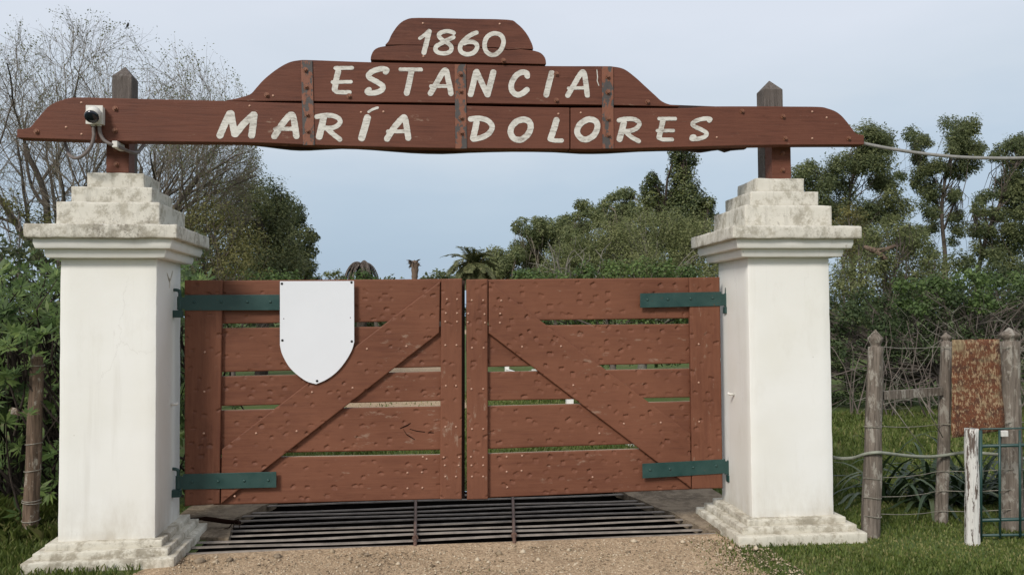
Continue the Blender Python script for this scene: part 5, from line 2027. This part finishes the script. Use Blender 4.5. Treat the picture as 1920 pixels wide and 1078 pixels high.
euc(1600, 30.0, [([(1598, 560), (1600, 470), (1590, 400), (1600, 330), (1620, 270)], [(1625, 245, 42), (1650, 265, 34), (1640, 300, 45), (1600, 320, 45)]),
                 ([(1600, 450), (1560, 390), (1540, 340)], [(1540, 340, 45), (1515, 320, 30), (1560, 380, 45), (1520, 390, 40)]),
                 ([(1600, 430), (1650, 380), (1675, 345)], [(1665, 350, 40), (1680, 400, 38), (1630, 390, 48), (1680, 450, 40), (1600, 440, 45), (1640, 470, 45)])],
    'dense eucalyptus behind the right end of the sign beam', 401, 0.15)
euc(1772, 32.0, [([(1772, 560), (1772, 480), (1766, 410), (1770, 350), (1785, 290), (1790, 250)], [(1790, 240, 30), (1815, 245, 32), (1795, 275, 40), (1830, 275, 26), (1770, 320, 30), (1810, 310, 30)]),
                 ([(1768, 400), (1740, 360), (1720, 300), (1712, 260)], [(1712, 258, 24), (1735, 262, 20), (1715, 290, 22), (1740, 310, 26), (1720, 340, 26), (1690, 330, 14), (1745, 355, 28)]),
                 ([(1770, 430), (1790, 380), (1800, 350)], [(1795, 365, 22), (1790, 400, 20), (1745, 395, 24), (1740, 430, 22), (1800, 430, 18), (1790, 450, 16), (1745, 470, 18), (1715, 440, 18)])],
    'slender eucalyptus with a tall bare trunk and airy crown behind the hedge', 402, 0.13)
euc(1835, 28.0, [([(1832, 540), (1838, 490), (1855, 430), (1880, 370), (1905, 310), (1915, 280)], [(1890, 275, 28), (1915, 275, 30), (1940, 280, 40), (1900, 310, 30), (1870, 290, 16)]),
                 ([(1850, 500), (1875, 460), (1900, 420), (1935, 370)], [(1880, 350, 34), (1915, 350, 40), (1850, 370, 22), (1860, 400, 24), (1900, 395, 34), (1935, 400, 40), (1950, 340, 50)]),
                 ([(1845, 480), (1830, 420), (1825, 390)], [(1835, 395, 24), (1850, 430, 24), (1825, 435, 18), (1880, 440, 34), (1910, 450, 40), (1840, 465, 22), (1870, 490, 30), (1900, 500, 35), (1815, 495, 20)])],
    'leaning forked eucalyptus at the right edge of the picture', 403, 0.12)

# ---- shrubs and hedge behind the wire fence
Y = 12.0
pts = [(1590, 395, 26), (1605, 410, 26), (1580, 415, 24), (1570, 450, 30), (1610, 440, 26), (1590, 470, 34)]
tree('yellow_shrub', (P(1590, 640, Y).x, Y, 0), scatter(pts, Y, rg, 0.3), 'yellow-green shrub rising right beside the right pillar cap', 'shrub', L_GOLD, M_TWIG, 420, 0.06, 0.45, 410, 0.06, shell=0.8, twigs=4)
Y = 10.0
pts = [(1640, 440, 34), (1680, 425, 32), (1720, 450, 36), (1690, 470, 40), (1740, 485, 34), (1650, 490, 40), (1600, 500, 40), (1770, 500, 24), (1570, 530, 40), (1620, 540, 46), (1680, 530, 50), (1740, 530, 44), (1560, 590, 44), (1600, 600, 46), (1650, 590, 46)]
tree('tangled_shrub', (P(1670, 700, Y).x, Y, 0), scatter(pts, Y, rg, 0.5), 'tangled olive shrub with a broken branch behind the wire fence', 'shrub', L_SCRUB, M_TWIG, 620, 0.075, 0.32, 411, 0.08, shell=0.6, twigs=9, jitter=0.4, tint_hi=1.2)
mb = MB()
lp = [P(1620, 462, 9.3), P(1640, 470, 9.2), P(1660, 468, 9.2), P(1685, 458, 9.4)]
mb.tube(catmull(lp, 4), [0.02, 0.04, 0.05, 0.055, 0.055, 0.05, 0.05, 0.05, 0.045, 0.04, 0.035, 0.03, 0.02], 8)
mb.tube([P(1640, 470, 9.2), P(1652, 478, 9.15), P(1662, 487, 9.1)], [0.05, 0.045, 0.04], 8)
tag(mb.build('broken_branch', M_LOG, smooth=True), 'broken dead branch lodged in the tangled shrub beside the right pillar', 'branch')
Y = 19.0
pts = [(x + rg.normal(0, 8), 505 + rg.normal(0, 12) + (18 if 1740 < x < 1800 else 0), 30 + rg.normal(0, 4)) for x in range(1690, 2060, 30)] + [(x, 550, 36) for x in range(1680, 2060, 40)]
tree('understory', (P(1850, 640, Y).x, Y, 0), scatter(pts, Y, rg, 0.8), 'dark undergrowth at the foot of the eucalyptus trees behind the creeper', 'shrub', L_DARK, M_BARKD, 130, 0.12, 0.5, 414, 0.08, shell=0.8)
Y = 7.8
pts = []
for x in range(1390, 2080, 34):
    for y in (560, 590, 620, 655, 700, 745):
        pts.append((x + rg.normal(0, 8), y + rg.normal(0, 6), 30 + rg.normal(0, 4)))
tree('clipped_hedge', (P(1780, 790, Y).x, Y, 0), scatter(pts, Y, rg, 0.35), 'long green hedge, shade put into its leaf colour, behind the wire fence and rusty plate', 'hedge', L_SHADED_HEDGE, M_TWIG, 560, 0.055, 0.55, 412, 0.05, shell=0.8, twigs=1)
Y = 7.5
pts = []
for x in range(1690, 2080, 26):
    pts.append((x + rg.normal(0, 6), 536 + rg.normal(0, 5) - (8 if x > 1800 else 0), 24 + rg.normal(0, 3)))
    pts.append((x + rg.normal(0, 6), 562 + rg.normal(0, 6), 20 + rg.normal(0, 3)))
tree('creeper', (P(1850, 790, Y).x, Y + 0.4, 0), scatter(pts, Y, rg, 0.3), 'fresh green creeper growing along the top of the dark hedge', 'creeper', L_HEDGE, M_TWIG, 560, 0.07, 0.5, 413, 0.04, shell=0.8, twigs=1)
# bramble of bare grey twigs in front of it
rng_ = np.random.default_rng(77)
br = thing('bramble', (P(1800, 780, 6.6).x, 6.6, 0), 'bramble of bare grey twigs in front of the green hedge', 'shrub')
paths = []
for i in range(150):
    x = rng_.uniform(1600, 2000)
    y = rng_.uniform(575, 770) if x > 1690 else rng_.uniform(700, 770)
    yy = rng_.uniform(6.2, 7.4)
    p0 = np.array(P(x, y, yy))
    d = rng_.normal(0, 1, 3) * np.array([1, 0.5, 0.7])
    d = d / np.linalg.norm(d) * rng_.uniform(0.25, 0.8)
    q = bent(p0, p0 + d, rng_, 5, 0.16)
    q[:, 2] = np.maximum(q[:, 2], 0.02)
    paths.append((q, np.linspace(rng_.uniform(0.0025, 0.006), 0.0015, 5)))
v, f = tubes_np(paths, 4)
obj('twigs', mesh_np('twigs', v, f), M_TWIGP, br)
paths = []
for i in range(40):
    x = rng_.uniform(1590, 2000)
    p0 = np.array(G(x, 780 + rng_.uniform(-6, 6)))
    p1 = np.array(P(x + rng_.normal(0, 40), rng_.uniform(580, 680), p0[1] + rng_.normal(0.3, 0.3)))
    paths.append((bent(p0, p1, rng_, 6, 0.07), np.linspace(0.012, 0.004, 6)))
v, f = tubes_np(paths, 5)
obj('stems', mesh_np('stems', v, f), M_TWIG, br)


# ---- clump of strap leaves behind the rusty plate
rng_ = np.random.default_rng(55)
sc = thing('strap_leaf_plant', (6.75, 0.75, 0), 'dark strap-leaved clump growing behind the fence posts', 'plant')
for cx0, cy0, nl in ((6.62, 0.75, 46), (7.0, 0.85, 46), (6.35, 1.0, 26), (7.4, 0.8, 40)):
    for i in range(nl):
        a = rng_.uniform(0, 6.28)
        el = rng_.uniform(0.7, 1.4)
        L = rng_.uniform(0.55, 0.95)
        d = np.array([math.cos(a) * math.cos(el), math.sin(a) * math.cos(el), math.sin(el)])
        p = np.array([cx0 + rng_.normal(0, 0.08), cy0 + rng_.normal(0, 0.08), 0.0])
        m = 8
        V = []
        for k in range(m + 1):
            t = k / m
            side = np.cross(d, [0, 0, 1.0])
            side /= np.linalg.norm(side) + 1e-9
            w = 0.020 * (1 - t ** 2.5) + 0.001
            V += [p - side * w, p + np.cross(side, d) * w * -0.35, p + side * w]
            d = d + np.array([0, 0, -0.22 - 0.1 * t])
            d /= np.linalg.norm(d)
            p = p + d * L / m
            p[2] = max(p[2], 0.01)
        F = []
        for k in range(m):
            F += [(k * 3, k * 3 + 1, k * 3 + 4, k * 3 + 3), (k * 3 + 1, k * 3 + 2, k * 3 + 5, k * 3 + 4)]
        obj('leaf', mesh_np('leaf', V, np.array(F), np.full(len(F), np.clip(rng_.normal(0.4, 0.3), 0, 1)), smooth=True), L_STRAPL, sc)


# ---- glossy bush at the left: rosettes of long leaves on stems
def rosette_bush():
    rng = np.random.default_rng(12)
    t = thing('rosette_bush', (-1.2, 1.6, 0), 'big glossy bush with rosettes of pointed leaves left of the left pillar', 'shrub')
    V, F, T = [], [], []
    base = 0
    paths = []
    cnt = 0
    forced = [(-0.62 + 0.30 * rng.random(), 0.50 + 0.14 * rng.random(), 1.12 + 0.42 * rng.random()) for _ in range(16)] + [(-0.44, 0.60, 0.92), (-0.60, 0.62, 0.86), (-0.62, 0.62, 0.55), (-0.30, 0.64, 0.62)]
    while cnt < 1900:
        x, y, z = forced[cnt] if cnt < len(forced) else (rng.uniform(-3.2, 0.55), rng.uniform(0.62, 3.0), rng.uniform(0.15, 2.45))
        free = cnt >= len(forced)
        if free and z < 0.7 and rng.random() < 0.55:
            continue
        # envelope: rounded top, nearer side uneven
        top = 2.12 + 0.18 * math.sin(x * 2.3) + 0.12 * math.sin(x * 5.1 + y * 3)
        front = (0.98 if x < -0.62 or x > -0.2 else 0.80) + 0.22 * math.sin(x * 3.1 + z * 2.2) + 0.25 * max(0, 1.0 - z)
        if free and (z > top or y < front or (x > 0.25 and z > 2.0)):
            continue
        depth = min(y - front, (top - z) * 1.2)
        if free and depth > 0.75 and rng.random() < 0.7:
            continue
        cnt += 1
        c = np.array([x, y, z])
        ax = np.array([rng.normal(0, 0.45), -0.55 + rng.normal(0, 0.35), 0.75 + rng.normal(0, 0.3)])
        ax /= np.linalg.norm(ax)
        n = rng.integers(8, 13)
        an = np.arange(n) * 2.4 + rng.uniform(0, 6)
        u = np.cross(ax, [1.0, 0.2, 0])
        u /= np.linalg.norm(u)
        w = np.cross(ax, u)
        open_ = rng.uniform(0.15, 0.6, n)[:, None]
        d = ax[None] * open_ + (u[None] * np.cos(an)[:, None] + w[None] * np.sin(an)[:, None])
        ll = rng.uniform(0.045, 0.125) * rng.uniform(0.75, 1.2, n)
        v, f = leaf_quads(np.repeat(c[None], n, 0) + d * 0.008, d, ax[None] + d * -0.3 + 1e-4, ll, ll * rng.uniform(0.22, 0.34), rng, 0.10)
        V.append(v)
        F.append(f + base)
        base += len(v)
        T.append(np.clip(rng.normal(rng.uniform(0.2, 0.75), 0.14, n), 0, 1))
        if cnt % 3 == 0:
            s = np.array([x + rng.normal(0, 0.25), y + rng.uniform(0.2, 0.6), max(0.0, z - rng.uniform(0.5, 1.1))])
            paths.append((bent(s, c, rng, 5, 0.06), np.linspace(0.012, 0.004, 5)))
    for i in range(26):
        x, y = rng.uniform(-2.8, 0.3), rng.uniform(1.35, 2.3)
        paths.append((bent((x, y, 0), (x + rng.normal(0, 0.3), y + rng.normal(0, 0.2), rng.uniform(1.0, 1.8)), rng, 8, 0.05), np.linspace(0.028, 0.012, 8)))
    v, f = tubes_np(paths, 5)
    obj('stems', mesh_np('stems', v, f), M_BARKD, t)
    obj('leaves', mesh_np('leaves', np.concatenate(V), np.concatenate(F), np.concatenate(T)), L_BUSH, t)


rosette_bush()
# darker hedge behind it so that the bush reads as deep
Y = 5.2
pts = [(x + rg.normal(0, 6), y, 42) for x in range(-160, 360, 46) for y in (470, 530, 600, 680, 750)]
tree('dense_hedge', (P(60, 820, Y).x, Y, 0), scatter(pts, Y, rg, 0.3), 'dense dark hedge behind the glossy bush', 'hedge', L_DARK, M_BARKD, 170, 0.085, 0.5, 420, 0.08, shell=0.7)
Y = 9.5
pts = [(40, 400, 34), (80, 410, 30), (10, 380, 34), (60, 440, 40), (120, 430, 34), (-30, 400, 40)]
tree('brown_shrub', (P(40, 640, Y).x, Y, 0), scatter(pts, Y, rg, 0.3), 'brownish-olive shrub between the glossy bush and the half-bare tree', 'shrub', L_OLIVE, M_TWIG, 260, 0.06, 0.4, 421, 0.06, shell=0.9, twigs=10)


# ---- grass
def grass(name, region, n, h, seed, lab=None, lean=0.45, wid=0.0045, dens=None):
    rng = np.random.default_rng(seed)
    x = rng.uniform(region[0], region[1], n)
    y = rng.uniform(region[2], region[3], n)
    keep = np.ones(n, bool)
    for (ax, bx, ay, by) in ((-0.17, 0.78, -0.17, 0.79), (4.53, 5.48, -0.22, 0.75), (0.79, 4.47, -0.02, 2.02), (0.4, 5.02, 0.5, 2.06)):
        keep &= ~((x > ax) & (x < bx) & (y > ay) & (y < by))
    if dens is not None:
        keep &= rng.random(n) < dens(x, y)
    x, y = x[keep], y[keep]
    m = len(x)
    cl_ = np.array([noise.noise((a * 1.4, b * 1.4, seed)) for a, b in zip(x, y)])
    hh = h * rng.uniform(0.4, 1.2, m) * (1 + 0.6 * cl_)
    a = rng.uniform(0, 6.28, m)
    ln = lean * rng.uniform(0.2, 1.5, m)
    d = np.stack([np.cos(a), np.sin(a), np.zeros(m)], 1)
    s = np.stack([-np.sin(a), np.cos(a), np.zeros(m)], 1) * (wid * rng.uniform(0.7, 1.3, m))[:, None]
    b0 = np.stack([x, y, np.full(m, -0.002)], 1)
    mid = b0 + d * (hh * ln * 0.35)[:, None] + np.array([[0, 0, 0.62]]) * hh[:, None]
    tip = b0 + d * (hh * ln)[:, None] + np.array([[0, 0, 0.92]]) * hh[:, None]
    V = np.stack([b0 - s, b0 + s, mid + s * 0.8, tip, mid - s * 0.8], 1).reshape(-1, 3)
    F = np.arange(m * 5).reshape(-1, 5)
    tint = np.clip(rng.normal(0.42, 0.2, m) - 0.3 * cl_ + (rng.random(m) < 0.08) * 0.5, 0, 1)
    o = obj(name, mesh_np(name, V, F, tint), L_GRASS)
    return tag(o, lab, None, None, 'stuff')


def dens_right(x, y):
    e = 4.55 + 0.22 * np.sin(y * 1.3 + 0.6) + 0.10 * np.sin(y * 4.3)
    return np.clip((x - e + 0.35) * 1.1 + 0.1, 0.02, 1)


grass('grass', (4.1, 9.5, -1.9, 1.2), 72000, 0.030, 61, 'short grass at the foot of the wire fence', dens=dens_right)
grass('grass', (5.0, 14.5, 1.2, 7.2), 52000, 0.07, 62, 'lawn behind the wire fence', wid=0.007)
grass('grass', (-3.2, 0.75, -1.9, 1.7), 46000, 0.050, 63, 'grass round the foot of the left pillar', dens=lambda x, y: np.clip((0.62 - x) * 2.2 + 0.05, 0.01, 1))
grass('grass', (-2.2, -0.05, 0.55, 1.6), 12000, 0.17, 64, 'tall grass under the glossy bush', lean=0.6)
grass('grass', (0.0, 6.5, 2.05, 12.0), 45000, 0.06, 65, 'grass on the ground just beyond the gate', wid=0.008, dens=lambda x, y: np.where((y > 8.8) & (x > 1.0) & (x < 3.25), 0.05, 1.0))
# tufts in the gravel
grass('grass', (1.2, 4.6, -1.4, -0.05), 9000, 0.022, 66, 'thin weeds growing through the gravel', dens=lambda x, y: np.clip(np.sin(x * 3.7 + 1) * np.sin(y * 7 + x) - 0.25 + (x - 3.5) * 0.35, 0, 0.8))

# ---- loose gravel
def pebbles(n, seed):
    rng = np.random.default_rng(seed)
    x = rng.uniform(0.75, 4.7, n)
    y = rng.uniform(-1.6, 0.05, n)
    r = 0.0035 + 0.0075 * rng.random(n) ** 4 + (rng.random(n) < 0.004) * rng.uniform(0.008, 0.022, n)
    o8 = np.array([(1, 0, 0), (0, 1, 0), (-1, 0, 0), (0, -1, 0), (0, 0, 0.75), (0, 0, -0.6)], float)
    f8 = np.array([(0, 1, 4), (1, 2, 4), (2, 3, 4), (3, 0, 4), (1, 0, 5), (2, 1, 5), (3, 2, 5), (0, 3, 5)])
    c = np.stack([x, y, 0.013 + r * 0.25], 1)
    a = rng.uniform(0, 6.28, n)
    ca, sa = np.cos(a), np.sin(a)
    sc_ = rng.uniform(0.7, 1.35, (n, 6, 3))
    v = o8[None] * sc_ * r[:, None, None]
    vx = v[..., 0] * ca[:, None] - v[..., 1] * sa[:, None]
    vy = v[..., 0] * sa[:, None] + v[..., 1] * ca[:, None]
    v = np.stack([vx, vy, v[..., 2]], -1) + c[:, None]
    F = (f8[None] + (np.arange(n) * 6)[:, None, None]).reshape(-1, 3)
    o = obj('loose_gravel', mesh_np('loose_gravel', v.reshape(-1, 3), F, np.repeat(rng.random(n), 8)), M_PEB)
    tag(o, 'loose gravel scattered over the road', None, None, 'stuff')


pebbles(16000, 3)

# a few bigger stones by the front rail
rng_ = np.random.default_rng(4)
for i, (px, py, r) in enumerate(((520, 1043, 0.028), (431, 1050, 0.022), (375, 1052, 0.035), (688, 1040, 0.018))):
    p = G(px, py, 0.02)
    bm = bmesh.new()
    bmesh.ops.create_icosphere(bm, subdivisions=2, radius=r)
    for v in bm.verts:
        v.co *= 1 + 0.28 * noise.noise(v.co / r * 1.1 + Vector((i * 5, 0, 0)))
        v.co.z *= 0.62
        v.co += Vector((p.x, p.y, 0.024))
    me = bpy.data.meshes.new('stone')
    bm.to_mesh(me)
    bm.free()
    tag(obj('stone', me, M_CONC), ['pale round stone at the front grid rail', 'small pale stone left of the round stone', 'stone at the foot of the left pillar base', 'small flat stone between the round stone and the tie rod'][i], 'stone', 'stones by the grid')

tot = sum(len(o.data.polygons) for o in bpy.data.objects if o.type == 'MESH')
print('polygons', tot)
